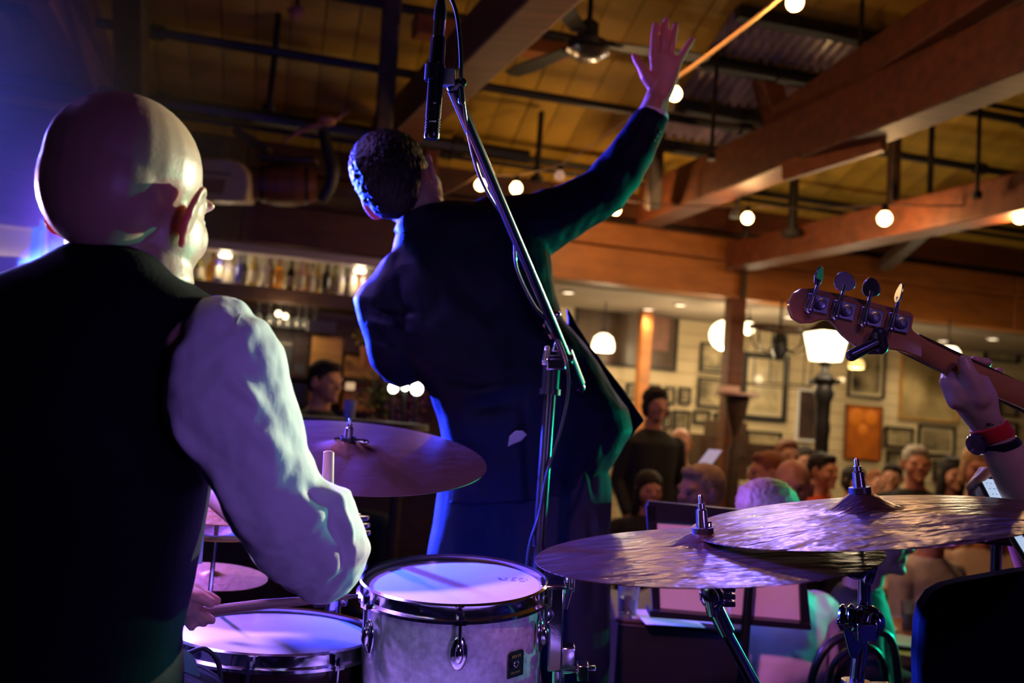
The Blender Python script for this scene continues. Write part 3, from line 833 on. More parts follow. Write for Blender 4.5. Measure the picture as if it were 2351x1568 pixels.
cab = [tp, P(1014, -18, 1.4), P(1034, -6, 1.4), P(1050, 40, 1.4), P(1058, 120, 1.4), P(1060, 200, 1.41), P(1074, 300, 1.47), P(1100, 400, 1.55), P(1140, 475, 1.62), P(1178, 510, 1.66), P(1182, 560, 1.68), P(1188, 620, 1.72), P(1226, 700, 1.78),
       P(1268, 752, 1.83), P(1300, 830, 1.86), P(1304, 900, 1.86), P(1286, 990, 1.86), P(1255, 1090, 1.865), P(1238, 1180, 1.865), P(1216, 1250, 1.865), P(1208, 1330, 1.87), P(1205, 1500, 1.9), P(1195, 1900, 1.9)]
tube(b, spl(cab), 0.0032, 8); tag(fin(b, 'cable', M_rubber), 'black cable winding down the microphone boom and stand', 'cable')

# ---------------------------------------------------------------- bass guitar
g = thing('bass_guitar', 'bass guitar headstock and neck entering from the right edge', 'guitar', P(2060, 760, 1.52))
hs = [(1812, 708), (1813, 690), (1822, 674), (1840, 663), (1867, 662), (1957, 681), (2091, 717), (2098, 722), (2098, 732), (2094, 753), (2105, 772), (2118, 790), (2118, 822), (2070, 806), (2036, 801), (2005, 812), (1985, 806), (1962, 792), (1936, 770), (1918, 748), (1905, 736), (1888, 734), (1864, 742), (1840, 743), (1820, 730)]
b = nb(); prism(b, [P(x, y, 1.50) for x, y in hs], FW * 0.014); fin(b, 'headstock', M_maple, g, True, bevel=0.002)
b = nb(); rings = []
for x1, y1, x2, y2, d in ((2040, 800, 2088, 752, 1.515), (2060, 806, 2108, 768, 1.52), (2100, 822, 2130, 782, 1.53), (2163, 857, 2192, 812, 1.545), (2245, 897, 2270, 845, 1.56), (2340, 937, 2362, 882, 1.575), (2500, 1022, 2524, 962, 1.60), (2900, 1230, 2930, 1160, 1.67)):
    rings.append(csec(x1, y1, x2, y2, d, 0.011, 20))
loft(b, rings); fin(b, 'neck', M_maple, g)
b = nb(); rings = []
for x1, y1, x2, y2, d in ((2062, 808, 2110, 766, 1.53), (2500, 1024, 2524, 960, 1.612), (2900, 1234, 2932, 1156, 1.685)):
    rings.append(csec(x1, y1, x2, y2, d, 0.006, 12, 6))
loft(b, rings); fin(b, 'fretboard', M_darkwood, g)
b = nb(); bc = P(3150, 1330, 1.72)
pts = []
for k in range(28):
    a = 2 * math.pi * k / 28; r_ = 0.19 + 0.035 * math.cos(2 * a) ; pts.append(bc + CR * r_ * 1.25 * math.cos(a) - CU * r_ * 0.8 * math.sin(a) )
prism(b, pts, FW * 0.042); fin(b, 'body', M_black, g, True, bevel=0.008)
dN = (P(2060, 740, 1.5) - P(1872, 695, 1.5)).normalized(); uN = (CU - dN * CU.dot(dN)).normalized()
knobs = ((1876, 697, 1880, 634, 0.6), (1936, 712, 1939, 647, 1.0), (2000, 728, 2000, 661, 0.95), (2062, 741, 2064, 674, 0.12))
for k, (cx, cy, kx, ky, fl) in enumerate(knobs):
    b = nb(); c0 = P(cx, cy, 1.497)
    obox(b, c0, dN * 0.019, uN * 0.014, FW * 0.0016); base = fin(b, 'tuner_plate', M_steel, g, True, bevel=0.001)
    b = nb(); Mg = Matrix.Translation(c0 + dN * 0.004 - FW * 0.002) @ (-FW).to_track_quat('Z', 'Y').to_matrix().to_4x4()
    lathe(b, [(0, 0), (0.0100, 0), (0.0100, 0.003), (0.0075, 0.0035), (0.0075, 0.0055), (0.0035, 0.006), (0.0035, 0.008), (0, 0.008)], Mg, 24); fin(b, 'gear', M_steel, base)
    b = nb(); a0 = P(cx - 17, cy + 16, 1.488); a1 = P(kx - 3, ky + 22, 1.488)
    tube(b, [a0, a0.lerp(a1, 0.35), a0.lerp(a1, 0.5), a1, P(kx, ky + 8, 1.488)], [0.005, 0.005, 0.0035, 0.003, 0.0045], 10); ell(b, a0, (0.006,) * 3)
    obox(b, P(cx - 20, cy + 2, 1.494), dN * 0.004, uN * 0.012, FW * 0.003); fin(b, 'worm_shaft', M_steel, base)
    b = nb(); kc = P(kx, ky, 1.488); ad = (a1 - a0).normalized(); sd_ = FW.cross(ad).normalized()
    th = math.acos(min(1, fl)); xa = (sd_ * math.cos(th) + FW * math.sin(th)); nn = xa.cross(ad).normalized()
    pts = []
    for j in range(24):
        a = 2 * math.pi * j / 24; rr_ = 0.0178 * (1 + 0.07 * math.cos(3 * a + 0.5))
        pts.append(kc + xa * rr_ * math.cos(a) + ad * rr_ * 0.9 * math.sin(a) - nn * 0.0015)
    prism(b, pts, nn * 0.003); fin(b, 'tuning_key', M_steel, base, True, bevel=0.001)
b = nb()
capsule(b, [P(1955, 816, 1.478), P(2012, 788, 1.478)], [0.0095, 0.0085], 14); capsule(b, [P(2018, 765, 1.482), P(2022, 797, 1.482)], [0.011, 0.012]); obox(b, P(2002, 802, 1.485), CR * 0.008, FW * 0.006, CU * 0.008)
tag(fin(b, 'clip_tuner', M_rubber), 'black clip-on tuner clamped behind the headstock', 'tuner')

# ---------------------------------------------------------------- music stands, tablets, cabinet, chair
def quad(bm, pts, th):
    prism(bm, pts, FW * th)


t = thing('music_stand', 'black folding music stand behind the lower right cymbal', 'stand', V((P(1700, 1400, 2.3).x, P(1700, 1400, 2.3).y, 0)))
D = 2.25
b = nb()
quad(b, [P(1488, 1150, D), P(1905, 1190, D), P(1905, 1222, D), P(1486, 1196, D)], 0.01); fin(b, 'top_bar', M_black, t, False)
b = nb(); quad(b, [P(1484, 1160, D), P(1506, 1162, D), P(1516, 1418, D), P(1500, 1418, D)], 0.012); fin(b, 'side_bar', M_black, t, False)
b = nb(); quad(b, [P(1832, 1230, D), P(1842, 1230, D), P(1863, 1446, D), P(1840, 1440, D)], 0.012); fin(b, 'side_bar', M_black, t, False)
b = nb(); quad(b, [P(1492, 1402, D - .02), P(1862, 1434, D - .02), P(1862, 1447, D - .02), P(1492, 1417, D - .02)], 0.06); fin(b, 'bottom_ledge', M_black, t, False)
b = nb(); c0 = P(1725, 1300, D + 0.03); tube(b, [P(1727, 1190, D + .0 - .03), P(1720, 1340, D - .03), P(1703, 1560, D - .02)], 0.012, 10)
e = P(1703, 1560, D - .02); tube(b, [e, V((e.x, e.y, 0.03))], 0.014, 10)
for k in range(3): tube(b, [V((e.x, e.y, 0.2)), V((e.x + .25 * math.cos(k * 2.1), e.y + .25 * math.sin(k * 2.1), 0.01))], 0.007, 8)
fin(b, 'pole', M_satin, t)
b = nb(); quad(b, [P(1641, 1428, D + .1), P(1660, 1432, D + .1), P(1640, 1700, D + .1), P(1612, 1700, D + .1)], 0.02); fin(b, 'rear_leg', M_black, t, False)
for k, (x0, x1, yy) in enumerate(((1506, 1668, 1188), (1670, 1836, 1200))):
    b = nb(); quad(b, [P(x0, yy, D + .012), P(x1, yy + 12, D + .014), P(x1 + 5, 1404 + k * 14 + 14, D + .012), P(x0 + 6, 1404 + k * 14, D + .012)], 0.002)
    tag(fin(b, 'music_sheet', M_paper, None, False), ('left' if k == 0 else 'right') + ' pink lit sheet on the black folding music stand', 'sheet', 'sheets on the folding music stand')

t = thing('tablet_stand', 'thin black stand arm at the right edge carrying the tablet', 'stand', V((P(2290, 1250, 1.75).x, P(2290, 1250, 1.75).y, 0)))
b = nb(); tube(b, [P(2240, 1236, 1.75), P(2325, 1244, 1.75)], 0.009, 10); fin(b, 'arm', M_satin, t)
e = P(2288, 1245, 1.76); b = nb(); tube(b, [e, V((e.x, e.y, 0.02))], 0.010, 12)
for k in range(3): tube(b, [V((e.x, e.y, 0.25)), V((e.x + .25 * math.cos(k * 2.1 + 1), e.y + .25 * math.sin(k * 2.1 + 1), 0.01))], 0.007, 8)
fin(b, 'pole', M_satin, t)


def tablet(name, label, q4, d, th, cat='tablet'):
    t = thing(name, label, cat, P(q4[0][0], q4[0][1], d[0]))
    pts = [P(x, y, dd) for (x, y), dd in zip(q4, d)]
    n = (pts[1] - pts[0]).cross(pts[2] - pts[0]).normalized()
    if n.dot(FW) < 0: n = -n
    b = nb(); prism(b, pts, n * th); fin(b, 'case', M_black, t, False, bevel=0.002)
    c = sum(pts, V()) / 4; b = nb(); prism(b, [c + (p - c) * 0.86 - n * 0.0012 for p in pts], n * 0.001); s = fin(b, 'screen', M_screen, t, False)
    b = nb(); mk = mat('screen_text', (0.1, 0.12, 0.2), 0.5)
    for k in range(5):
        a = (pts[0].lerp(pts[3], 0.18 + k * 0.14)); e2 = pts[1].lerp(pts[2], 0.18 + k * 0.14)
        for j in range(6):
            w0 = 0.16 + j * 0.115
            p1 = a.lerp(e2, w0) - n * 0.0016; p2 = a.lerp(e2, w0 + 0.05 + 0.03 * ((j * k) % 2)) - n * 0.0016
            dn = (pts[3] - pts[0]).normalized() * 0.0009
            prism(b, [p1, p2, p2 + dn, p1 + dn], n * 0.0003)
    fin(b, 'text_lines', mk, t, False)
    return t


tablet('tablet', 'upper tablet with lit screen held by fingers at the right edge', ((2243, 1093), (2318, 1098), (2372, 1190), (2290, 1185)), (1.62, 1.62, 1.55, 1.55), 0.008)
tablet('tablet', 'lower lit tablet resting on the stand arm at the right edge', ((2300, 1205), (2440, 1150), (2480, 1240), (2352, 1290)), (1.70, 1.72, 1.64, 1.62), 0.008)

t = thing('flight_case', 'dark box beside the singer\'s trousers with papers on top', 'case', V((P(1560, 1420, 2.5).x, P(1560, 1420, 2.5).y, 0)))
zt = P(1540, 1440, 2.35).z
b = nb(); cc = P(1545, 1420, 2.55); box(b, (cc.x, cc.y, zt / 2), 0.33, 0.40, zt, R(-4)); fin(b, 'box', M_black, t, False, bevel=0.006)
b = nb(); box(b, (cc.x, cc.y, zt + 0.006), 0.345, 0.415, 0.012, R(-4)); fin(b, 'lid', M_darkwood, t, False, bevel=0.004)
for k, (x, y, r_) in enumerate(((1500, 1412, 0.2), (1600, 1420, -0.3), (1540, 1428, 0.05))):
    q = hit(x, y, V((0, 0, zt + 0.012 + 0.002 * k)), UZ)
    b = nb(); box(b, (q.x, q.y, zt + 0.0135 + 0.0022 * k), 0.15, 0.11, 0.0018, r_)
    tag(fin(b, 'paper_sheet', M_paper, None, False), ('loose sheet at the left', 'loose sheet at the right', 'topmost loose sheet')[k] + ' on the dark box by the glass', 'sheet', 'loose sheets on the dark box')
q = hit(1440, 1412, V((0, 0, zt + 0.012)), UZ)
t = thing('tumbler', 'clear glass tumbler with lemon on the dark box', 'glass', q)
b = nb(); lathe(b, [(0, 0), (0.024, 0), (0.030, 0.085), (0.0275, 0.085), (0.022, 0.006), (0, 0.006)], Matrix.Translation(q), 28); fin(b, 'glass', M_glass, t)
b = nb(); lathe(b, [(0, 0.008), (0.0215, 0.008), (0.024, 0.045), (0, 0.045)], Matrix.Translation(q), 24); fin(b, 'water', mat('water', (0.8, 0.95, 0.9), 0.05, trans=0.9), t)
b = nb(); lathe(b, [(0, -0.002), (0.016, -0.002), (0.016, 0.002), (0, 0.002)], Matrix.Translation(q + UZ * 0.035) @ Matrix.Rotation(R(70), 4, 'X'), 20); fin(b, 'lemon_slice', mat('lemon', (0.8, 0.7, 0.15), 0.5), t)

# black rounded chair back at the lower right
t = thing('chair', 'black rounded chair back in the lower right corner', 'chair', V((P(2330, 1500, 1.32).x, P(2330, 1500, 1.32).y, 0)))
b = nb(); outl = [(2118, 1640), (2116, 1520), (2120, 1440), (2130, 1398), (2150, 1368), (2180, 1351), (2220, 1341), (2351, 1318), (2480, 1306), (2560, 1330), (2600, 1400), (2610, 1700), (2130, 1700)]
prism(b, [P(x, y, 1.32) for x, y in outl], FW * 0.05); fin(b, 'backrest', mat('black_leatherette', (0.004, 0.004, 0.005), 0.85, spec=0.1), t, True, bevel=0.015)
sc_ = P(2365, 1720, 1.32); b = nb(); box(b, (sc_.x, sc_.y - 0.22, 0.45), 0.44, 0.42, 0.06); fin(b, 'seat', M_rubber, t, True, bevel=0.02)
for sx in (-1, 1):
    b = nb(); tube(b, [V((sc_.x + sx * .15, sc_.y + .02, 0.7)), V((sc_.x + sx * .15, sc_.y, 0.45))], 0.012, 8); fin(b, 'back_strut', M_satin, t)
    for sy in (-1, 1):
        b = nb(); tube(b, [V((sc_.x + sx * .19, sc_.y - .22 + sy * .18, 0.44)), V((sc_.x + sx * .21, sc_.y - .22 + sy * .2, 0.0))], 0.012, 8); fin(b, 'leg', M_satin, t)
# ---------------------------------------------------------------- string lights
def bulb(px, py, d, r, label, on=True, e=4.8):
    c = P(px, py, d)
    t = thing('string_bulb', label, 'bulb', c, 'string light bulbs')
    b = nb(); lathe(b, [(0, -r)] + [(r * math.sin(a), -r * math.cos(a)) for a in [0.3 * k for k in range(1, 9)]] + [(r * 0.42, r * 1.1), (0, r * 1.1)], Matrix.Translation(c), 20)
    fin(b, 'glass', M_bulb if on else mat('unlit_bulb', (0.5, 0.35, 0.28), 0.3, emit=0.35, ecol=(1, .55, .35)), t)
    b = nb(); lathe(b, [(0, r * 0.95), (r * 0.55, r * 0.95), (r * 0.5, r * 1.9), (0, r * 1.9)], Matrix.Translation(c), 14); fin(b, 'socket', M_black, t)
    if on: lamp('bulb_light', 'POINT', c - UZ * (r + 0.035), 1.0 if 1000 < px < 1300 else e, (1.0, 0.56, 0.22), 0.03)
    return c + UZ * r * 1.9


BL = [(1825, 6, 3.6, .034, 'brightest string bulb at the top edge', 1), (1549, 216, 3.8, .030, 'string bulb glowing beside the raised wrist', 1),
      (1285, 403, 5.0, .028, 'dim unlit string bulb above the singer\'s shoulder', 0), (1185, 432, 5.2, .034, 'right one of the pair of bulbs behind the boom', 1),
      (1103, 425, 5.4, .033, 'left one of the pair of bulbs behind the boom', 1)]
tops = [bulb(x, y, d, r, lab, on) for x, y, d, r, lab, on in BL]
BL2 = [(1414, 482, 6.4, .034, 'string bulb half hidden under the raised sleeve', 1), (1716, 501, 5.9, .037, 'string bulb hanging before the big orange beam', 1), (2031, 502, 5.5, .042, 'string bulb below the hanging dark post', 1), (2342, 498, 5.2, .038, 'string bulb at the right edge', 1)]
tops2 = [bulb(x, y, d, r, lab, on, 12) for x, y, d, r, lab, on in BL2]
b = nb(); pts = [P(2080, -320, 3.0)] + [tp + UZ * 0.01 for tp in tops] + [P(960, 470, 6.2)]
sg = []
for a, c in zip(pts, pts[1:]):
    for k in range(10): s = k / 10; sg.append(a.lerp(c, s) - UZ * (0.05 * (c - a).length * 4 * s * (1 - s) * 0.4))
tube(b, sg + [pts[-1]], [0.008] * 21 + [0.0035] * (len(sg) - 20), 8); tag(fin(b, 'light_string', M_rope), 'tan bulb string running from the wrist to the top edge', 'cord')
b = nb(); pts = [P(1250, 500, 6.9)] + [tp + UZ * 0.01 for tp in tops2] + [P(2600, 470, 4.9)]
sg = []
for a, c in zip(pts, pts[1:]):
    for k in range(8): s = k / 8; sg.append(a.lerp(c, s) - UZ * (0.02 * (c - a).length * 4 * s * (1 - s)))
tube(b, sg + [pts[-1]], 0.005, 8); tag(fin(b, 'light_string', M_darkwood), 'dark bulb string along the big orange beam', 'cord')

# ---------------------------------------------------------------- ceiling fans, spotlight, odd things over the bar
def fan(px, py, d, label, blades, sc_=1.0):
    c = P(px, py, d); t = thing('ceiling_fan', label, 'fan', c)
    top = V(c); top.z = EAVE + uvz(c)[1] * PT
    b = nb(); tube(b, [c, top], 0.014 * sc_, 10); fin(b, 'downrod', M_iron, t)
    b = nb(); lathe(b, [(0, -0.05), (0.05, -0.05), (0.10, -0.03), (0.105, 0.0), (0.05, 0.03), (0.05, 0.10), (0.03, 0.12), (0, 0.12)], Matrix.Translation(c) @ Matrix.Scale(sc_, 4), 28); fin(b, 'motor', M_iron, t)
    b = nb(); lathe(b, [(0, -0.085), (0.06, -0.08), (0.10, -0.055), (0.11, -0.05), (0.09, -0.045), (0, -0.05)], Matrix.Translation(c) @ Matrix.Scale(sc_, 4), 28); fin(b, 'bowl', M_darkchrome, t)
    for k, a in enumerate(blades):
        dr = V((math.cos(R(a)), math.sin(R(a)), 0)); sd = UZ.cross(dr)
        b = nb(); pts = [c + dr * r * sc_ + sd * w_ * sc_ for r, w_ in ((0.14, -0.04), (0.5, -0.06), (0.62, -0.045), (0.64, 0), (0.62, 0.045), (0.5, 0.06), (0.14, 0.04))]
        prism(b, pts, UZ * 0.008); bl = fin(b, 'blade', M_iron, t, False)
        b = nb(); obox(b, c + dr * 0.13 * sc_, dr * 0.05, sd * 0.015, UZ * 0.006); fin(b, 'blade_bracket', M_iron, bl, False)


fan(1350, 100, 4.6, 'black ceiling fan left of the raised hand', (8, 128, 248))
fan(1716, 540, 7.0, 'small pale fan hanging behind the middle string bulb', (10, 130, 250), 0.22)
t = thing('spotlight', 'small reddish hanging spotlight above the bar', 'spotlight', P(680, 30, 5.0))
c = P(680, 30, 5.0)
b = nb(); tube(b, [c, c + UZ * 0.5], 0.012, 8); fin(b, 'stem', M_iron, t)
b = nb(); lathe(b, [(0, 0.05), (0.03, 0.04), (0.045, -0.03), (0.03, -0.03), (0, 0.0)], Matrix.Translation(c) @ Matrix.Rotation(R(50), 4, 'Y'), 20); fin(b, 'lamp_head', mat('red_enamel', (0.4, 0.15, 0.1), 0.4), t)
t = thing('old_radio', 'cream rounded old radio cabinet hanging over the bar', 'radio', P(500, 415, 5.8))
D = 5.8; b = nb(); pts = [(462, 362), (520, 362), (552, 372), (572, 396), (574, 425), (566, 462), (440, 458), (440, 380)]
prism(b, [P(x, y, D) for x, y in pts], FW * 0.2); fin(b, 'cabinet', mat('old_cream_enamel', (0.5, 0.36, 0.24), 0.4), t, True, bevel=0.02)
b = nb(); prism(b, [P(x, y, D - 0.012) for x, y in ((455, 408), (518, 412), (510, 445), (450, 440))], FW * 0.015); fin(b, 'speaker_panel', mat('maroon_panel', (0.2, 0.06, 0.04), 0.6), t, False)
b = nb(); prism(b, [P(x, y, D - 0.01) for x, y in ((462, 392), (530, 398), (528, 402), (462, 396))], FW * 0.012); fin(b, 'trim_strip', M_darkwood, t, False)
t = thing('barrel', 'brown wooden barrel lying over the bar', 'barrel', P(660, 425, 5.9))
Mq = Matrix.Translation(P(655, 425, 6.0)) @ (CR * 0.97 + FW * 0.2).to_track_quat('Z', 'Y').to_matrix().to_4x4()
b = nb(); lathe(b, [(0, -0.2), (0.10, -0.2), (0.135, -0.08), (0.14, 0), (0.135, 0.08), (0.10, 0.2), (0, 0.2)], Mq, 28); fin(b, 'staves', M_timber, t)
for z in (-0.14, -0.05, 0.05, 0.14):
    b = nb(); torus(b, Mq @ Matrix.Translation((0, 0, z)), 0.138 - abs(z) * 0.13, 0.006, 28, 6, 2); fin(b, 'hoop', M_iron, t)
t = thing('wall_horn', 'curved dark tusk shaped horn hanging over the bar', 'horn', P(745, 300, 5.6))
b = nb(); tube(b, spl([P(742, 300, 5.6), P(752, 345, 5.6), P(764, 385, 5.6), P(758, 425, 5.6), P(738, 462, 5.6)], 5), [0.03 + 0.012 * math.sin(k / 20 * 3.14) for k in range(21)], 12); fin(b, 'tusk', M_iron, t)
b = nb(); ell(b, P(748, 277, 5.6), (0.065, 0.05, 0.035)); tube(b, [P(760, 280, 5.6), P(800, 255, 5.6)], [0.015, 0.01]); tube(b, [P(735, 285, 5.6), P(690, 300, 5.6), P(655, 322, 5.6)], [0.02, 0.016, 0.01]); fin(b, 'reddish_knob', mat('brown_gloss', (0.32, 0.13, 0.07), 0.3), t)
for k, (x0, y0, x1, y1, hh_) in enumerate(((430, 330, 520, 345, 0.10), (540, 300, 620, 350, 0.05), (590, 362, 730, 372, 0.03))):
    beam(P(x0, y0, 5.9), P(x1, y1, 5.9), 0.12, hh_, 'crate_board', ('dark box lid above the cream radio', 'dark plank leaning above the barrel', 'thin plank over the barrel')[k], M_darkwood, cat='board')
b = nb(); wbox(b, -4.3, -0.9, 0.02, 0.45, 2.52, 2.60); tag(fin(b, 'storage_shelf', M_darkwood, None, False), 'dark high shelf over the bar holding the radio and the barrel', 'shelf')

# ---------------------------------------------------------------- bar
def onv(px, py, v): return hit(px, py, W(0, v, 0), EN)


VB = -0.35
ua, za = uvz(onv(440, 560, VB))[::2]; ub = 0.2
zs1 = uvz(onv(640, 668, VB))[2]
b = nb(); wbox(b, -6.3, ub, -0.62, -0.58, FLZ, zs1 - 0.05); tag(fin(b, 'bar_back', M_darkwood, None, False), 'dark panel wall below the bar bottles', 'panel', kind='structure')
b = nb(); wbox(b, -6.3, ub, -0.62, -0.58, zs1 - 0.04, 2.2); tag(fin(b, 'bar_back', mat('grey_back_panel', (0.62, 0.66, 0.62), 0.35), None, False), 'pale grey panel wall behind the bar bottles', 'panel', kind='structure')
b = nb(); wbox(b, -6.3, ub, -0.12, 0.02, 2.13, 2.2); tag(fin(b, 'bar_valance', mat('silver_strip', (0.4, 0.36, 0.42), 0.35), None, False, bevel=0.01), 'silvery strip under the fascia above the bottles', 'trim', kind='structure')
for k, (z, hh_) in enumerate(((zs1, 0.11), (zs1 - 0.62, 0.05))):
    b = nb(); wbox(b, -6.3, ub, -0.55, -0.15, z - hh_, z); tag(fin(b, 'bar_shelf', M_darkwood, None, False, bevel=0.006), ('thick dark bar shelf carrying the bottles', 'lower thin bar shelf behind the standing guest')[k], 'shelf')
b = nb(); wbox(b, -6.2, ub - 0.1, -0.56, -0.53, zs1 + 0.002, zs1 + 0.03)
tag(fin(b, 'light_strip', mat('lit_strip', (1, .8, .5), 0.4, emit=5.0, ecol=(1.0, 0.62, 0.25)), None, False), 'warm light strip glowing behind the bottles', 'light')
for u in (-3.2, -2.2, -1.2):
    a = W(u, -0.2, 2.12)
    lamp('bar_light', 'POINT', a - UZ * 0.05, 1.6, (1.0, 0.78, 0.5), 0.04)
    b = nb(); lathe(b, [(0, -0.008), (0.045, -0.008), (0.05, 0.01), (0, 0.01)], Matrix.Translation(a - UZ * 0.0), 20); tag(fin(b, 'downlight', M_down), ('first', 'second', 'third')[[-3.2, -2.2, -1.2].index(u)] + ' small downlight over the bar bottles from the left', 'downlight', 'downlights over the bar')

BC = {'amber': (0.8, 0.36, 0.05), 'clear': (0.8, 0.74, 0.85), 'blue': (0.06, 0.05, 0.35), 'dark': (0.03, 0.02, 0.02), 'gold': (0.75, 0.55, 0.15), 'pink': (0.7, 0.45, 0.5), 'green': (0.25, 0.25, 0.06), 'brown': (0.28, 0.1, 0.04)}
Mbot = {k: mat(k + '_bottle_glass', v, 0.12, trans=0.55) for k, v in BC.items()}
Mlab = mat('bottle_label', (0.75, 0.68, 0.52), 0.6, var=0.3, vscale=60)
bots = [(452, 'green', .042, .27), (484, 'amber', .047, .30), (497, 'blue', .03, .36), (520, 'clear', .048, .30), (546, 'blue', .036, .29), (556, 'dark', .03, .33), (577, 'gold', .03, .34), (583, 'clear', .03, .38), (607, 'clear', .036, .34), (615, 'brown', .034, .36), (636, 'amber', .045, .31),
        (664, 'dark', .036, .34), (688, 'pink', .04, .34), (699, 'amber', .03, .30), (713, 'clear', .032, .28), (725, 'gold', .03, .36), (746, 'dark', .038, .32), (765, 'green', .032, .33), (778, 'clear', .035, .30), (792, 'dark', .03, .3), (806, 'clear', .034, .34), (817, 'amber', .032, .28), (831, 'pink', .03, .32), (852, 'dark', .035, .3)]
kinds = {'green': 'green wine', 'amber': 'amber whisky', 'blue': 'dark blue gin', 'clear': 'clear spirit', 'dark': 'near black liqueur', 'gold': 'tall golden', 'pink': 'pink gin', 'brown': 'brown rum'}
prev = None
for k, (px, col, r, h) in enumerate(bots):
    h *= 0.80; r *= 0.95
    v = -0.28 if k % 2 == 0 else -0.38
    q = hit(px, 668 + (px - 640) * 0.115, W(0, v, 0), EN); q.z = zs1
    near = ['nearest the bald man\'s cheek', 'left of the tall glowing golden one', 'right of the tall glowing golden one', 'in the middle of the bar shelf', 'towards the singer on the bar shelf', 'last before the singer\'s arm'][min(5, k // 4)]
    w_ = ['slim short', 'slim', 'broad'][0 if r < .031 and h < .31 else (1 if r < .038 else 2)]
    lab = '%s %s bottle %d cm tall, %s' % (w_, kinds[col], int(h * 100), near)
    t = thing('bottle', lab, 'bottle', q, 'bottles on the bar shelf')
    b = nb(); M_ = Matrix.Translation(q)
    lathe(b, [(0, 0.001), (r, 0.001), (r, h * 0.55), (r * 0.85, h * 0.63), (r * 0.36, h * 0.74), (r * 0.32, h * 0.93), (0, h * 0.93)], M_, 18); fin(b, 'glass', Mbot[col], t)
    b = nb(); lathe(b, [(0, h * 0.925), (r * 0.42, h * 0.925), (r * 0.42, h), (0, h)], M_, 12); fin(b, 'cap', M_black if k % 3 else Mbot['gold'], t)
    if k % 3 != 1:
        b = nb(); lathe(b, [(r * 1.0, h * 0.14), (r * 1.02, h * 0.14), (r * 1.02, h * 0.45), (r * 1.0, h * 0.45), (r, h * .14)], M_, 18); fin(b, 'label', Mlab, t)
# hanging stemmed glasses and bright little lamps under the shelf
for k, (px, py) in enumerate(((618, 735), (640, 745), (660, 752), (682, 756), (700, 752), (590, 745), (720, 765))):
    q = onv(px, py, -0.3); q.z = zs1 - 0.11
    t = thing('wine_glass', 'hanging upside-down wine glass, %s under the bar shelf' % ('first', 'second', 'third', 'fourth', 'fifth', 'leftmost', 'rightmost')[k], 'glass', q, 'wine glasses hanging under the bar shelf')
    b = nb(); lathe(b, [(0, 0), (0.034, 0), (0.034, -0.003), (0.004, -0.008), (0.004, -0.07), (0.03, -0.09), (0.038, -0.13), (0.030, -0.17), (0.028, -0.17), (0.036, -0.13), (0.028, -0.092), (0, -0.08)], Matrix.Translation(q), 16); fin(b, 'bowl', M_glass, t)
for k, (px, py, r, lab) in enumerate(((639, 720, .022, 'left small round lamp glowing under the bar shelf'), (655, 726, .021, 'right small round lamp glowing under the bar shelf'))):
    q = onv(px, py, -0.2); t = thing('globe_lamp', lab, 'lamp', q)
    b = nb(); ell(b, q, (r, r, r)); fin(b, 'glass', M_lampwhite, t); b = nb(); tube(b, [q + UZ * r, V((q.x, q.y, zs1 - 0.11))], 0.004, 8); fin(b, 'stem', M_iron, t)
lamp('bar_glow', 'POINT', onv(647, 735, -0.05), 5.0, (1.0, 0.7, 0.4), 0.05)
# dark posters, honey cupboards
def slab(px0, py0, px1, py1, v, th, name, label, cat, mt, kids=()):
    a = uvz(onv(px0, py0 + 0.0, v)); c = uvz(onv(px1, py1, v))
    mid = uvz(onv((px0 + px1) / 2, (py0 + py1) / 2, v)); wd = (onv(px1, (py0 + py1) / 2, v) - onv(px0, (py0 + py1) / 2, v)).length; ht = (onv((px0 + px1) / 2, py0, v) - onv((px0 + px1) / 2, py1, v)).length
    t = thing(name, label, cat, W(mid[0], v, mid[2]))
    b = nb(); wbox(b, mid[0] - wd / 2, mid[0] + wd / 2, v - th, v, mid[2] - ht / 2, mid[2] + ht / 2); fin(b, 'panel', mt, t, False, bevel=0.006)
    for (nm, x0, z0, x1, z1, pr, m2) in kids:
        b = nb(); wbox(b, mid[0] - wd / 2 + wd * x0, mid[0] - wd / 2 + wd * x1, v - 0.002, v + pr, mid[2] - ht / 2 + ht * z0, mid[2] - ht / 2 + ht * z1); fin(b, nm, m2, t, False)
    return t


M_slate = mat('slate_print', (0.08, 0.10, 0.12), 0.5, var=0.3)
slab(632, 780, 668, 915, -0.5, 0.03, 'poster', 'tall grey blue poster behind the hanging glasses', 'poster', M_slate, (('border', .1, .92, .9, .95, .004, Mlab),))
slab(668, 770, 708, 905, -0.52, 0.03, 'poster', 'tall dark poster right of the grey blue one', 'poster', M_darkwood, (('print', .2, .2, .8, .5, .003, M_slate),))
slab(640, 880, 705, 930, -0.1, 0.2, 'till', 'dark till box on the bar beside the seated guest', 'box', M_black, (('printed_mark', .3, .45, .55, .55, .003, Mlab),))
slab(712, 772, 784, 925, -0.3, 0.25, 'cupboard', 'honey coloured tall cupboard left of the singer\'s elbow', 'cupboard', M_yellowwood, (('door', .04, .03, .96, .97, .012, M_yellowwood),))
slab(788, 818, 868, 945, -0.3, 0.25, 'cupboard', 'honey coloured low cupboard behind the singer\'s elbow', 'cupboard', M_yellowwood, (('drawer_front', .03, .76, .97, .96, .012, M_yellowwood), ('door', .03, .03, .97, .72, .012, M_yellowwood), ('handle', .06, .80, .1, .9, .03, M_iron)))
slab(790, 775, 850, 812, -0.25, 0.2, 'basket', 'dark basket on the low honey cupboard', 'basket', M_darkwood)
slab(705, 735, 770, 765, -0.2, 0.2, 'hat_box', 'black hat like box on the tall honey cupboard', 'box', M_black)
b = nb(); wbox(b, -4.5, 0.0, 0.0, 0.5, FLZ, 0.62); bc = fin(b, 'bar_counter', M_darkwood, None, False, bevel=0.01); tag(bc, 'long dark bar counter behind the cymbal', 'counter')
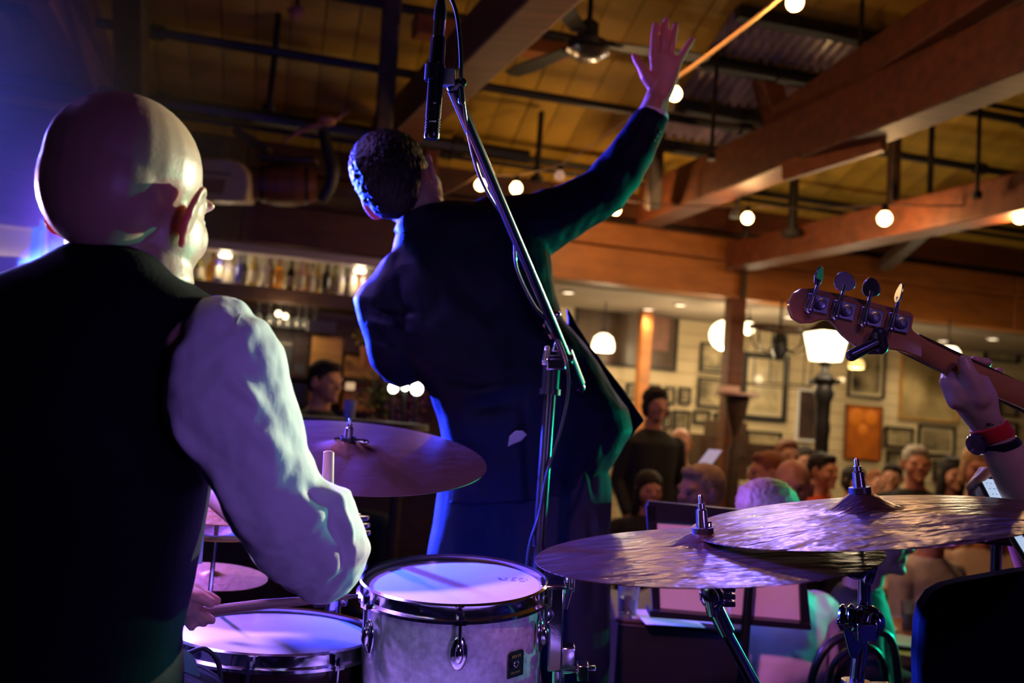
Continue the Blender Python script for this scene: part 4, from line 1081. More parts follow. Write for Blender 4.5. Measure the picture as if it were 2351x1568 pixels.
b = nb(); wbox(b, -4.55, 0.05, -0.05, 0.6, 0.625, 0.665); fin(b, 'counter_top', M_timber_o, bc, False, bevel=0.01)


def bush(name, label, px, py, d, r, n, mleaf, pot=True, seed=1, cat='plant'):
    c = P(px, py, d); t = thing(name, label, cat, c); rn = random.Random(seed)
    b = nb()
    for k in range(n):
        p = c + V((rn.gauss(0, r * .5), rn.gauss(0, r * .4), rn.gauss(0, r * .4)))
        a = V((rn.uniform(-1, 1), rn.uniform(-1, 1), rn.uniform(-.4, 1))).normalized() * 0.035; s = a.cross(V((rn.uniform(-1, 1), rn.uniform(-1, 1), .3))).normalized() * 0.016
        v = [b.verts.new(q) for q in (p, p + a * .5 + s, p + a, p + a * .5 - s)]; b.faces.new(v)
    o = fin(b, 'foliage', mleaf, t, False); o['kind'] = 'stuff'
    b = nb()
    for k in range(8):
        tube(b, [c - UZ * r * 1.0, c + V((rn.gauss(0, r * .4), rn.gauss(0, r * .4), rn.uniform(-.2, .5) * r))], 0.004, 5)
    fin(b, 'stems', M_darkwood, t)
    b = nb(); lathe(b, [(0, -r * 1.0 - .14), (.055, -r * 1.0 - .14), (.075, -r * .9), (.065, -r * .9), (.05, -r - .06), (0, -r - .06)], Matrix.Translation(c), 20); fin(b, 'pot', mat('terracotta', (0.5, 0.18, 0.06), 0.7), t)


bush('potted_plant', 'green potted plant on the bar left of the bright bulbs', 878, 915, 5.6, 0.14, 260, M_leaf, seed=2)
bush('potted_plant', 'small yellow green plant on the low honey cupboard', 852, 770, 6.9, 0.10, 130, mat('yellow_leaf', (0.4, 0.32, 0.05), 0.5, var=0.4), seed=4)
bush('flower_arrangement', 'dark purple flowers beside the singer\'s elbow', 945, 935, 5.4, 0.13, 260, M_purple, seed=6, cat='flowers')
for k, (px, py, r, lab) in enumerate(((903, 891, .026, 'left bright white bulb under the singer\'s elbow'), (930, 890, .017, 'small middle bright bulb under the singer\'s elbow'), (957, 893, .032, 'right and largest bright white bulb under the singer\'s elbow'))):
    q = P(px, py, 5.0); t = thing('table_lamp', lab, 'lamp', q)
    b = nb(); ell(b, q, (r, r, r * 1.05)); fin(b, 'bulb', M_spotw, t)
    b = nb(); tube(b, [q - UZ * r * 0.9, V((q.x, q.y, 0.81))], 0.008, 8); lathe(b, [(0, -0.01), (0.028, -0.01), (0.028, 0), (0, 0)], Matrix.Translation(V((q.x, q.y, 0.81))), 16); fin(b, 'stand', M_iron, t)
q = P(930, 890, 5.0); b = nb(); Mq = Matrix.Translation(V((q.x, q.y, 0.8))); lathe(b, [(0, -.03), (.16, -.03), (.16, 0), (0, 0)], Mq, 28); lathe(b, [(0, FLZ - .8), (.14, FLZ - .8), (.03, FLZ - .76), (.03, -.03), (0, -.03)], Mq, 16)
tag(fin(b, 'lamp_table', M_darkwood), 'small dark round table under the three bright white bulbs', 'table')
slab(795, 878, 815, 895, 0.7, 0.08, 'candle_glass', 'small lit candle glass right of the guest\'s face', 'candle', mat('candle_glow', (1, .8, .5), .4, emit=0.5, ecol=(1, .7, .4)))
t = thing('beaker', 'pale blue beaker standing above the wing nut', 'glass', P(803, 940, 4.0))
b = nb(); lathe(b, [(0, -0.04), (0.022, -0.04), (0.027, 0.04), (0.024, 0.04), (0.02, -0.035), (0, -0.035)], Matrix.Translation(P(803, 940, 4.0)), 20); fin(b, 'glass', mat('pale_blue_glass', (0.45, 0.55, 0.8), 0.2), t)
b = nb(); q = P(803, 940, 4.0); lathe(b, [(0, -0.03), (0.35, -0.03), (0.35, 0), (0, 0)], Matrix.Translation(q - UZ * 0.042), 32); tube(b, [q - UZ * 0.07, V((q.x, q.y, FLZ))], 0.03, 12)
lathe(b, [(0, 0), (0.2, 0), (0.2, 0.02), (0, 0.02)], Matrix.Translation(V((q.x, q.y, FLZ))), 24); tag(fin(b, 'round_table', M_darkwood), 'round dark table under the pale blue beaker', 'table')

# left side: cyan lit slab, grey boxes
M_cy = mat('cyan_lit_panel', (0.02, 0.25, 0.55), 0.4, emit=0.35, ecol=(0.02, 0.42, 1.0))
t = thing('light_box', 'cyan glowing upright strip panel at the left edge', 'light', P(82, 570, 4.5))
b = nb(); prism(b, [P(x, y, 4.5) for x, y in ((74, 522), (92, 520), (88, 640), (62, 640))], FW * 0.05); fin(b, 'panel', M_cy, t, False)
b = nb(); prism(b, [P(x, y, 4.49) for x, y in ((93, 503), (102, 505), (98, 530), (90, 530))], FW * 0.04); fin(b, 'tip', M_cy, t, False)
q = P(76, 640, 4.53); b = nb(); tube(b, [V((q.x, q.y, q.z + 0.02)), V((q.x, q.y, FLZ))], 0.02, 10); fin(b, 'foot_pole', M_black, t)
for k, (x0, y0, x1, y1, lab) in enumerate(((0, 585, 35, 660, 'pale grey box behind the drummer\'s left shoulder'), (42, 600, 62, 650, 'small grey box beside the pale grey one'), (108, 500, 150, 640, 'dark stacked case between the cyan strip and the bald head'))):
    b = nb(); prism(b, [P(x, y, 4.8) for x, y in ((x0 - (40 if k == 0 else 0), y0), (x1, y0 + 3), (x1, y1 + 60), (x0 - (40 if k == 0 else 0), y1 + 60))], FW * 0.2)
    tag(fin(b, 'box', mat('grey_box', (0.25, 0.24, 0.34), 0.6) if k < 2 else M_black, None, False, bevel=0.01), lab, 'box')
b = nb(); obox(b, P(40, 760, 4.9), CR * 0.5, V((0, 0.3, 0)), UZ * 0.12); tag(fin(b, 'sideboard', M_darkwood, None, False, bevel=0.01), 'dark sideboard behind the drummer\'s left shoulder', 'sideboard')

# ---------------------------------------------------------------- back room: posts, pictures, lamps
def vpost(px, y0, y1, v, wd, label, mt):
    a = uvz(onv(px, y0, v)); z1 = a[2]
    t = thing('post', label, 'post', W(a[0], v, FLZ))
    b = nb(); wbox(b, a[0] - wd / 2, a[0] + wd / 2, v - wd / 2, v + wd / 2, FLZ, z1); fin(b, 'timber', mt, t, False, bevel=0.01)


vpost(1692, 640, 0, -0.02, 0.135, 'square red brown post in front of the white globe', M_timber)
vpost(1484, 715, 0, -1.2, 0.11, 'orange brown post crossing the large dark picture', M_timber_o)
b = nb(); a = uvz(onv(1712, 560, 0.14)); wbox(b, a[0] - .02, a[0] + .02, 0.12, 0.16, 2.2, 2.95); tag(fin(b, 'iron_strap', M_darkwood, None, False), 'thin dark strap down the orange fascia above the square post', 'strap')

MPR = {}
def pmat(kind, seed):
    k = (kind, seed)
    if k in MPR: return MPR[k]
    pal = {'bw': ((0.03, 0.025, 0.02), (0.55, 0.44, 0.24)), 'dark': ((0.02, 0.012, 0.015), (0.09, 0.05, 0.04)), 'orange': ((0.10, 0.02, 0.01), (0.75, 0.20, 0.02)), 'sepia': ((0.16, 0.11, 0.04), (0.60, 0.46, 0.22)), 'pale': ((0.28, 0.22, 0.12), (0.62, 0.50, 0.28)), 'drape': ((0.025, 0.012, 0.01), (0.14, 0.08, 0.04))}[kind]
    m = mat('print_%s_%s' % (kind, 'abcdefghijkl'[seed]), pal[1], 0.35, var=1.0, vscale=(3.5 + seed * 1.3) * (0.35 if kind in ('orange', 'sepia') else 1), col2=pal[0], stretch=(1, 1, 0.25 if kind == 'drape' else 1), coat=0.3)
    MPR[k] = m; return m


FR = [(1320, 706, 1556, 842, 'drape', 'thin', 'large dark picture behind the half dome lamp'),
      (1496, 738, 1532, 800, 'orange', 'none', ''),
      (1606, 788, 1664, 856, 'bw', 'black', 'black and white picture under the white globe'),
      (1600, 868, 1664, 936, 'bw', 'black', 'black and white picture beside the post shelf'),
      (1702, 812, 1806, 966, 'pale', 'thick', 'large sketch in a thick black frame right of the square post'),
      (1826, 893, 1876, 1014, 'dark', 'white', 'tall near black picture left of the lamp post'),
      (1946, 792, 2030, 914, 'bw', 'matted', 'black and white picture with pale mat right of the lantern'),
      (1938, 930, 2022, 1056, 'orange', 'none2', 'orange and brown poster right of the lamp post'),
      (2066, 812, 2200, 966, 'sepia', 'sepia', 'large sepia picture behind the guitarist\'s hand'),
      (2030, 980, 2094, 1028, 'bw', 'black', 'small wide picture right of the orange poster'),
      (2106, 976, 2190, 1046, 'bw', 'matted', 'wide matted picture below the large sepia one'),
      (2034, 1034, 2070, 1082, 'bw', 'black', 'small upright picture just above the white haired guest'),
      (2140, 1058, 2176, 1104, 'bw', 'black', 'small upright picture above the dark haired woman'),
      (2258, 804, 2336, 832, 'pale', 'black', 'low wide picture above the bass neck'),
      (2290, 900, 2334, 956, 'bw', 'black', 'picture just below the bass neck at the right edge'),
      (2300, 968, 2332, 1022, 'sepia', 'black', 'small upright picture right of the red wristband'),
      (2230, 1040, 2262, 1082, 'bw', 'black', 'small upright picture left of the wrist watch'),
      (1712, 990, 1792, 1032, 'pale', 'black', 'wide picture below the large sketch'),
      (1524, 888, 1548, 928, 'bw', 'black', 'first small picture right of the orange post, upper row'),
      (1556, 890, 1584, 928, 'bw', 'black', 'second small picture right of the orange post, upper row'),
      (1436, 880, 1462, 918, 'bw', 'black', 'small picture left of the orange post'),
      (1488, 884, 1514, 922, 'bw', 'black', 'small picture just beside the orange post'),
      (1543, 942, 1582, 996, 'bw', 'black', 'upright picture in the middle row above the orange shirt'),
      (1590, 942, 1628, 972, 'bw', 'black', 'wide picture in the middle row'),
      (1638, 948, 1662, 974, 'bw', 'black', 'small picture in the middle row next to the tower stand'),
      (1520, 942, 1538, 984, 'bw', 'black', 'narrow picture in the middle row beside the dark figure'),
      (1572, 1006, 1592, 1032, 'bw', 'black', 'small lowest picture above the blond head'),
      (1404, 1052, 1440, 1120, 'sepia', 'black', 'sepia picture between the jacket flap and the dark figure')]
for k, (x0, y0, x1, y1, kd, fr, lab) in enumerate(FR):
    if fr == 'none': continue
    mx, my = (x0 + x1) / 2, (y0 + y1) / 2
    mid = uvz(onwall(mx, my)); wd = (onwall(x1, my) - onwall(x0, my)).length; ht = (onwall(mx, y0) - onwall(mx, y1)).length
    v = -1.55
    t = thing('picture_frame' if fr != 'none2' else 'poster', lab, 'picture' if fr != 'none2' else 'poster', W(mid[0], v, mid[2]), 'pictures on the cream wall')
    fw = {'thin': .02, 'black': .022, 'thick': .05, 'white': .025, 'matted': .022, 'none2': .012, 'sepia': .018}[fr]
    fm = {'white': M_paper, 'none2': M_timber, 'sepia': M_yellowwood}.get(fr, M_iron)
    u0, u1, z0, z1 = mid[0] - wd / 2, mid[0] + wd / 2, mid[2] - ht / 2, mid[2] + ht / 2
    b = nb()
    for a_ in ((u0, u1, z0, z0 + fw), (u0, u1, z1 - fw, z1), (u0, u0 + fw, z0 + fw, z1 - fw), (u1 - fw, u1, z0 + fw, z1 - fw)): wbox(b, a_[0], a_[1], v, v + 0.03, a_[2], a_[3])
    fin(b, 'frame', fm, t, False)
    mg = {'matted': .035, 'thick': .05, 'black': .012, 'thin': 0, 'white': 0, 'none2': 0, 'sepia': 0}[fr]
    if mg:
        b = nb(); wbox(b, u0 + fw, u1 - fw, v, v + 0.008, z0 + fw, z1 - fw); fin(b, 'mat_board', mat('cream_mat', (0.62, 0.52, 0.32), 0.7), t, False)
    b = nb(); wbox(b, u0 + fw + mg, u1 - fw - mg, v, v + 0.012, z0 + fw + mg, z1 - fw - mg); fin(b, 'print', pmat(kd, k % 5), t, False)
    if fr == 'none2':
        for (x, z, r) in ((.3, .78, .09), (.7, .78, .08), (.5, .55, .06)):
            b = nb(); cc = W(u0 + (u1 - u0) * x, v + 0.012, z0 + (z1 - z0) * z); lathe(b, [(0, 0), (r, 0), (r * .9, .003), (0, .003)], Matrix.Translation(cc) @ EN.to_track_quat('Z', 'Y').to_matrix().to_4x4(), 20); fin(b, 'orange_spot', mat('orange_ink', (0.85, 0.25, 0.02), 0.5), t)
# pinkish blurred rectangles beside the orange post
b = nb(); a = uvz(onwall(1505, 765)); wbox(b, a[0] - .09, a[0] + .11, -1.5, -1.46, a[2] - .18, a[2] + .16); tag(fin(b, 'sign', mat('pink_sign', (0.35, 0.15, 0.10), 0.5, var=0.5, vscale=6), None, False), 'small dull pink sign on the dark picture right of the orange post', 'sign')


def downlight(px, py, k):
    q = hit(px, py, V((0, 0, 2.2)), UZ)
    t = thing('downlight', 'recessed ceiling downlight, %s' % k, 'downlight', q - UZ * 0.0, 'downlights in the cream ceiling')
    b = nb(); lathe(b, [(0, -0.012), (0.045, -0.012), (0.05, -0.004), (0, -0.004)], Matrix.Translation(q), 20); fin(b, 'lens', M_down, t)
    b = nb(); lathe(b, [(0.05, -0.016), (0.065, -0.012), (0.065, 0), (0.05, 0), (0.05, -0.016)], Matrix.Translation(q), 20); fin(b, 'rim', M_plaster, t)
    lamp('downlight_lamp', 'SPOT', q - UZ * 0.03, 16, (1.0, 0.76, 0.45), 0.04, q - UZ, 140, 0.6)


for (x, y, k) in ((1305, 669, 'next to the singer\'s back'), (1488, 708, 'above the orange post'), (1562, 698, 'between the orange post and the globe'), (1720, 737, 'right of the square post'), (1812, 726, 'left of the headstock tip'), (2165, 781, 'above the bass neck'), (2279, 776, 'nearest the right edge')): downlight(x, y, k)


def pendant(px, py, d, prof, label, mt, drop=None, e=12, name='pendant_lamp', r=0.12):
    c = P(px, py, d); t = thing(name, label, 'lamp', c)
    b = nb(); lathe(b, prof, Matrix.Translation(c), 32); fin(b, 'shade', mt, t)
    b = nb(); top = max(z for _, z in prof); tube(b, [c + UZ * top, V((c.x, c.y, 2.2))], 0.006, 8); fin(b, 'cord', M_iron, t)
    b = nb(); lathe(b, [(0, top - 0.005), (0.03, top - 0.005), (0.02, top + 0.03), (0, top + 0.03)], Matrix.Translation(c), 14); fin(b, 'cap', M_iron, t)
    if e:
        zb = min(z for _, z in prof); lamp('pendant_light', 'POINT', c + UZ * (zb - 0.06), e, (1.0, 0.78, 0.45), 0.05)


def sph(r, n=10, z0=0): return [(0, -r + z0)] + [(r * math.sin(math.pi * k / n), -r * math.cos(math.pi * k / n) + z0) for k in range(1, n)] + [(0, r + z0)]


pendant(1664, 770, 7.9, sph(0.13), 'large white globe pendant half behind the square post', M_lampwhite, e=22)
pendant(1719, 754, 8.0, [(0, -.055), (.035, -.045), (.05, -.01), (.045, .03), (.025, .055), (0, .06)], 'small pear shaped lamp right of the square post', M_lampwhite, e=6)
pendant(1385, 790, 8.3, [(0, -.055), (.09, -.065), (.10, -.05), (.10, 0), (.08, .06), (.04, .09), (0, .1)], 'half dome white pendant before the large dark picture', M_lampwhite, e=12)
pendant(2178, 808, 7.8, [(0, -.05), (.10, -.06), (.09, .0), (.06, .04), (0, .05)], 'pale yellow pendant shade behind the bass neck', M_lampwhite, e=14)
pendant(1966, 836, 8.6, [(0, -.04), (.07, -.04), (.075, .0), (.05, .045), (0, .05)], 'dim yellow lamp below the clip-on tuner', mat('dim_lamp', (1, .8, .4), .4, emit=0.9, ecol=(1, .65, .2)), e=6)
b = nb(); ell(b, onwall(1925, 872) + EN * 0.06, (0.035, 0.02, 0.025)); tag(fin(b, 'reflection_glint', mat('glowing_glint', (1, .8, .5), .4, emit=1.2, ecol=(1, .75, .4))), 'small oval glowing reflection right of the lamp post', 'lamp')  # glowing oval stands in for a small reflection

# street-lamp style lantern on a cast post
c = P(1896, 795, 6.9); t = thing('street_lamp', 'white lit lantern on a black cast iron lamp post', 'lamp', V((c.x, c.y, FLZ)))
def fr4(r0, z0, r1, z1):
    b = nb(); rings = []
    for r, z in ((r0, z0), (r1, z1)): rings.append([c + V((r * math.cos(R(45 + 90 * k) + 0.25), r * math.sin(R(45 + 90 * k) + 0.25), z)) for k in range(4)])
    loft(b, rings); return b
fin(fr4(0.115, -0.11, 0.165, 0.10), 'lantern_glass', M_lampwhite, t, False)
fin(fr4(0.175, 0.10, 0.05, 0.20), 'lantern_roof', M_iron, t, False)
b = nb(); lathe(b, [(0, 0.19), (0.03, 0.19), (0.02, 0.24), (0, 0.26)], Matrix.Translation(c), 12); fin(b, 'finial', M_iron, t)
b = nb(); bz = FLZ - c.z
prof = [(0, -0.11), (0.06, -0.12), (0.025, -0.16), (0.03, -0.2), (0.055, -0.22), (0.085, -0.25), (0.06, -0.30), (0.08, -0.36), (0.055, -0.42), (0.05, -0.55), (0.06, -0.62), (0.05, -0.7), (0.055, -1.0), (0.065, -1.03), (0.055, -1.06), (0.06, bz + 0.3), (0.1, bz + 0.2), (0.14, bz), (0, bz)]
lathe(b, [(r, z) for r, z in prof], Matrix.Translation(c), 20)
for s in (-1, 1): obox(b, c - UZ * 0.27 + CR * s * 0.07, CR * 0.05, FW * 0.02, UZ * 0.018)
fin(b, 'cast_post', M_iron, t)
lamp('lantern_light', 'POINT', c + V((0, -0.22, -0.05)), 12, (1.0, 0.8, 0.5), 0.08)

# wrought-iron chandelier
c = P(1790, 800, 7.4); t = thing('chandelier', 'dark wrought iron hoop chandelier left of the lantern', 'chandelier', c)
b = nb(); Mc = Matrix.Translation(c + UZ * 0.16); torus(b, Mc @ Matrix.Rotation(R(12), 4, 'X'), 0.24, 0.016, 40, 8); torus(b, Matrix.Translation(c - UZ * 0.30), 0.26, 0.006, 40, 6); fin(b, 'hoop', M_darkwood, t)
b = nb(); lathe(b, [(0, -0.1), (0.04, -0.09), (0.065, -0.02), (0.06, 0.06), (0.045, 0.10), (0.03, 0.16), (0, 0.17)], Matrix.Translation(c), 18); fin(b, 'centre_urn', M_iron, t)
b = nb()
for k in range(6):
    a = k * math.pi / 3; e = V((math.cos(a), math.sin(a), 0))
    tube(b, [c + UZ * 0.05, c + e * 0.12 - UZ * 0.04, c + e * 0.22 + UZ * 0.02, c + e * 0.24 + UZ * 0.16], 0.007, 6)
    tube(b, [c + e * 0.24 + UZ * 0.16, c + e * 0.27 - UZ * 0.05, c + e * 0.26 - UZ * 0.3], 0.005, 6)
tube(b, [c + UZ * 0.15, V((c.x, c.y, 2.2))], 0.01, 6); fin(b, 'arm', M_iron, t)

# tower stand with shelf at the square post, dark service dresser
q = P(1692, 905, 7.2); t = thing('serving_stand', 'pink topped round serving stand in front of the square post', 'stand', V((q.x, q.y, FLZ)))
b = nb(); Ms = Matrix.Translation(q); lathe(b, [(0, -0.012), (0.17, -0.012), (0.17, 0.008), (0, 0.008)], Ms, 28); fin(b, 'tray', mat('pink_tray', (0.6, 0.38, 0.34), 0.5), t)
b = nb(); box(b, (q.x - 0.07, q.y, q.z + 0.035), 0.15, 0.12, 0.05); fin(b, 'tray_box', mat('pink_box', (0.65, 0.42, 0.36), 0.5), t, False)
b = nb(); lathe(b, [(0, -0.012), (0.10, -0.02), (0.08, -0.15), (0.035, -0.28), (0.02, -0.36), (0.05, -0.45), (0.05, FLZ - q.z + 0.04), (0.18, FLZ - q.z + 0.02), (0.18, FLZ - q.z), (0, FLZ - q.z)], Ms, 20); fin(b, 'column', M_darkwood, t)
for k, (x0, y0, x1, y1, lab) in enumerate(((1606, 1000, 1720, 1100, 'dark dresser in the hall left of the seated guests'), (1722, 1020, 1800, 1075, 'dark low hutch right of the dresser'), (1650, 968, 1716, 1006, 'dark basket on the dresser'))):
    s = slab(x0, y0, x1, y1, -0.7, 0.3, ('dresser', 'hutch', 'basket')[k], lab, ('dresser', 'cabinet', 'basket')[k], M_darkwood, (('drawer_front', .08, .55, .92, .85, .01, M_darkwood), ('knob', .48, .66, .52, .72, .03, M_yellowwood)) if k < 2 else ())
t = thing('candle_holder', 'pair of thin pale candles on the dresser', 'candle', P(1668, 955, 7.6))
for x in (1662, 1676):
    b = nb(); tube(b, [P(x, 985, 7.6), P(x + 2, 935, 7.6)], [0.014, 0.006], 10); fin(b, 'candle', M_plank, t)
t = thing('menu_card', 'tilted pale glowing menu card held above the blond head', 'card', P(1624, 1055, 3.9))
b = nb(); prism(b, [P(x, y, dd) for x, y, dd in ((1628, 1031, 3.95), (1658, 1034, 3.95), (1622, 1084, 3.85), (1590, 1080, 3.85))], FW * 0.004); fin(b, 'card', mat('glowing_card', (0.65, 0.6, 0.75), 0.6, emit=0.35, ecol=(0.6, 0.6, 0.9)), t, False)  # the card's lit look is emission in its material

# haze over the left end of the stage, lit by the added blue haze spot
M_hz = bpy.data.materials.new('stage_haze'); M_hz.use_nodes = True
nt = M_hz.node_tree; nt.nodes.clear(); vo = nt.nodes.new('ShaderNodeVolumeScatter'); vo.inputs['Density'].default_value = 0.10; vo.inputs['Color'].default_value = (0.8, 0.85, 1, 1); vo.inputs['Anisotropy'].default_value = 0.2
ou = nt.nodes.new('ShaderNodeOutputMaterial'); nt.links.new(vo.outputs[0], ou.inputs['Volume'])
b = nb(); obox(b, V((-2.75, 3.3, 1.4)), V((1.35, 0, 0)), V((0, 1.5, 0)), V((0, 0, 1.35)))
hz = fin(b, 'stage_haze', M_hz, None, False); tag(hz, 'blue lit haze hanging over the left end of the stage', 'haze', kind='stuff')
# ---------------------------------------------------------------- people
def head_frame(c, yaw=0.0, pitch=0.0, roll=0.0, s=1.0, base=None):
    """head-local axes: x right ear, y face, z crown. yaw turns to the person's left (deg), pitch lifts the chin, roll tips"""
    M = Matrix.Translation(V(c))
    if base is not None: M = M @ base.to_4x4()
    return M @ Matrix.Rotation(R(yaw), 4, 'Z') @ Matrix.Rotation(R(roll), 4, 'Y') @ Matrix.Rotation(R(pitch), 4, 'X') @ Matrix.Scale(s, 4)


def hell(bm, M, c, r, rx=0, ry=0, rz=0, seg=24, rg=16):
    m = M @ Matrix.Translation(V(c)) @ Matrix.Rotation(R(rz), 4, 'Z') @ Matrix.Rotation(R(ry), 4, 'Y') @ Matrix.Rotation(R(rx), 4, 'X') @ Matrix.Diagonal((r[0], r[1], r[2], 1))
    bmesh.ops.create_uvsphere(bm, u_segments=seg, v_segments=rg, radius=1, matrix=m)


def head_shapes(bm, M, ear=1.0, fine=True, neck=True):
    h = lambda c, r, **k: hell(bm, M, c, r, **k)
    h((0, -0.016, 0.045), (0.077, 0.096, 0.083))
    h((0, -0.045, 0.020), (0.070, 0.068, 0.078))
    h((0, 0.032, 0.012), (0.064, 0.063, 0.078))
    h((0, 0.030, -0.045), (0.056, 0.054, 0.055))
    h((0, 0.052, -0.075), (0.038, 0.038, 0.028))
    h((0, 0.080, -0.090), (0.020, 0.016, 0.016))
    for s in (-1, 1):
        h((s * 0.040, 0.052, -0.020), (0.024, 0.034, 0.032))
        h((s * 0.030, 0.080, 0.026), (0.028, 0.014, 0.009), rz=-s * 8)
        h((s * 0.012, 0.098, -0.022), (0.008, 0.010, 0.007))
        h((s * 0.030, 0.080, 0.006), (0.014, 0.011, 0.010))
    for s in (-1, 1): h((s * 0.046, 0.026, -0.022), (0.024, 0.046, 0.050))
    rings = []
    for y, z, w_, d in ((0.086, 0.026, .007, .008), (0.094, 0.010, .008, .010), (0.103, -0.008, .009, .012), (0.108, -0.020, .011, .012), (0.098, -0.028, .012, .010)):
        rings.append([M @ (V((0, y, z)) + V((w_ * math.cos(t), d * math.sin(t), 0))) for t in [2 * math.pi * k / 12 for k in range(12)]])
    loft(bm, rings)
    h((0, 0.088, -0.047), (0.024, 0.010, 0.006)); h((0, 0.086, -0.058), (0.020, 0.010, 0.007))
    if ear:
        for s in (-1, 1):
            E = M @ Matrix.Translation((s * 0.080, -0.004, -0.004)) @ Matrix.Rotation(R(s * 24), 4, 'Z') @ Matrix.Rotation(R(-12), 4, 'X') @ Matrix.Rotation(R(s * 10), 4, 'Y')
            hell(bm, E, (s * 0.004, -0.004, 0.0), (0.0052, 0.019, 0.032))
            vr = []
            pts = []
            for k in range(15):
                t = -2.2 + 4.7 * k / 14
                yy = -0.004 - 0.0165 * math.cos(t) * (1 if math.cos(t) > 0 else 0.8); zz_ = 0.034 * math.sin(t) 
                pts.append(E @ V((s * 0.007, yy, zz_ + 0.002)))
            tube(bm, pts, 0.0045, 8)
            hell(bm, E, (s * 0.004, 0.004, -0.029), (0.005, 0.007, 0.008))
            hell(bm, E, (s * -0.002, 0.008, -0.002), (0.008, 0.007, 0.018))
    if neck:
        loft(bm, [[M @ (V((0, y, z)) + V((w_ * math.cos(t), d * math.sin(t), 0))) for t in [2 * math.pi * k / 20 for k in range(20)]] for y, z, w_, d in ((-.012, -.02, .050, .058), (-.018, -.06, .054, .058), (-.026, -.10, .058, .060), (-.034, -.15, .066, .064))])


def eyes(M, parent, world=True):
    for s in (-1, 1):
        b = nb(); hell(b, M, (s * 0.031, 0.0825, 0.005), (0.0115, 0.0115, 0.0085), seg=12, rg=8)
        e = fin(b, 'eye', M_eye, parent, world=world)
        b = nb(); hell(b, M, (s * 0.031, 0.0925, 0.005), (0.005, 0.003, 0.005), seg=10, rg=6); fin(b, 'iris', M_black, e, world=True if world else False)


def hair_mesh(M, kind, voxel=0.006, rough=0.004, seed=0):
    b = nb(); h = lambda c, r, **k: hell(b, M, c, r, **k)
    if kind == 'short':
        h((0, -0.020, 0.056), (0.082, 0.098, 0.080)); h((0, -0.050, 0.022), (0.076, 0.070, 0.075)); h((0, -0.062, -0.015), (0.060, 0.046, 0.045))
        h((0, 0.045, 0.092), (0.058, 0.045, 0.030))
        for s in (-1, 1): h((s * 0.070, 0.000, 0.035), (0.011, 0.03, 0.035))
    elif kind == 'crop':
        h((0, -0.018, 0.050), (0.0805, 0.098, 0.082)); h((0, -0.048, 0.022), (0.073, 0.069, 0.077)); h((0, -0.060, -0.020), (0.058, 0.044, 0.045)); h((0, 0.040, 0.086), (0.056, 0.045, 0.032))
    elif kind == 'long':
        h((0, -0.018, 0.056), (0.088, 0.102, 0.084)); h((0, -0.058, -0.01), (0.082, 0.058, 0.11))
        for s in (-1, 1): h((s * 0.074, -0.01, -0.04), (0.024, 0.045, 0.12)); h((s * 0.070, -0.03, -0.12), (0.035, 0.04, 0.08))
        h((0, -0.07, -0.12), (0.07, 0.04, 0.09))
    elif kind == 'bob':
        h((0, -0.018, 0.058), (0.090, 0.104, 0.086)); h((0, -0.055, 0.0), (0.085, 0.062, 0.08)); h((0, 0.05, 0.095), (0.06, 0.04, 0.03))
        for s in (-1, 1): h((s * 0.074, -0.005, -0.01), (0.022, 0.045, 0.07))
    elif kind == 'fringe':
        h((0, -0.060, -0.005), (0.073, 0.050, 0.040))
        for s in (-1, 1): h((s * 0.066, -0.028, 0.010), (0.016, 0.045, 0.035))
    def dsp(co, n): return rough * (noise.noise(co * 90 + V((seed, 0, 0))) + 0.6 * noise.noise(co * 220))
    return fuse(b, voxel, 2, 0.5, dsp)


def torso_rings(secs, n=24, p=2.3):
    return [ring(V((x, y, z)), V((w_, 0, 0)), V((0, d, 0)), n, p) for x, y, z, w_, d in secs]


SEAT = 0.46
_pers = {}


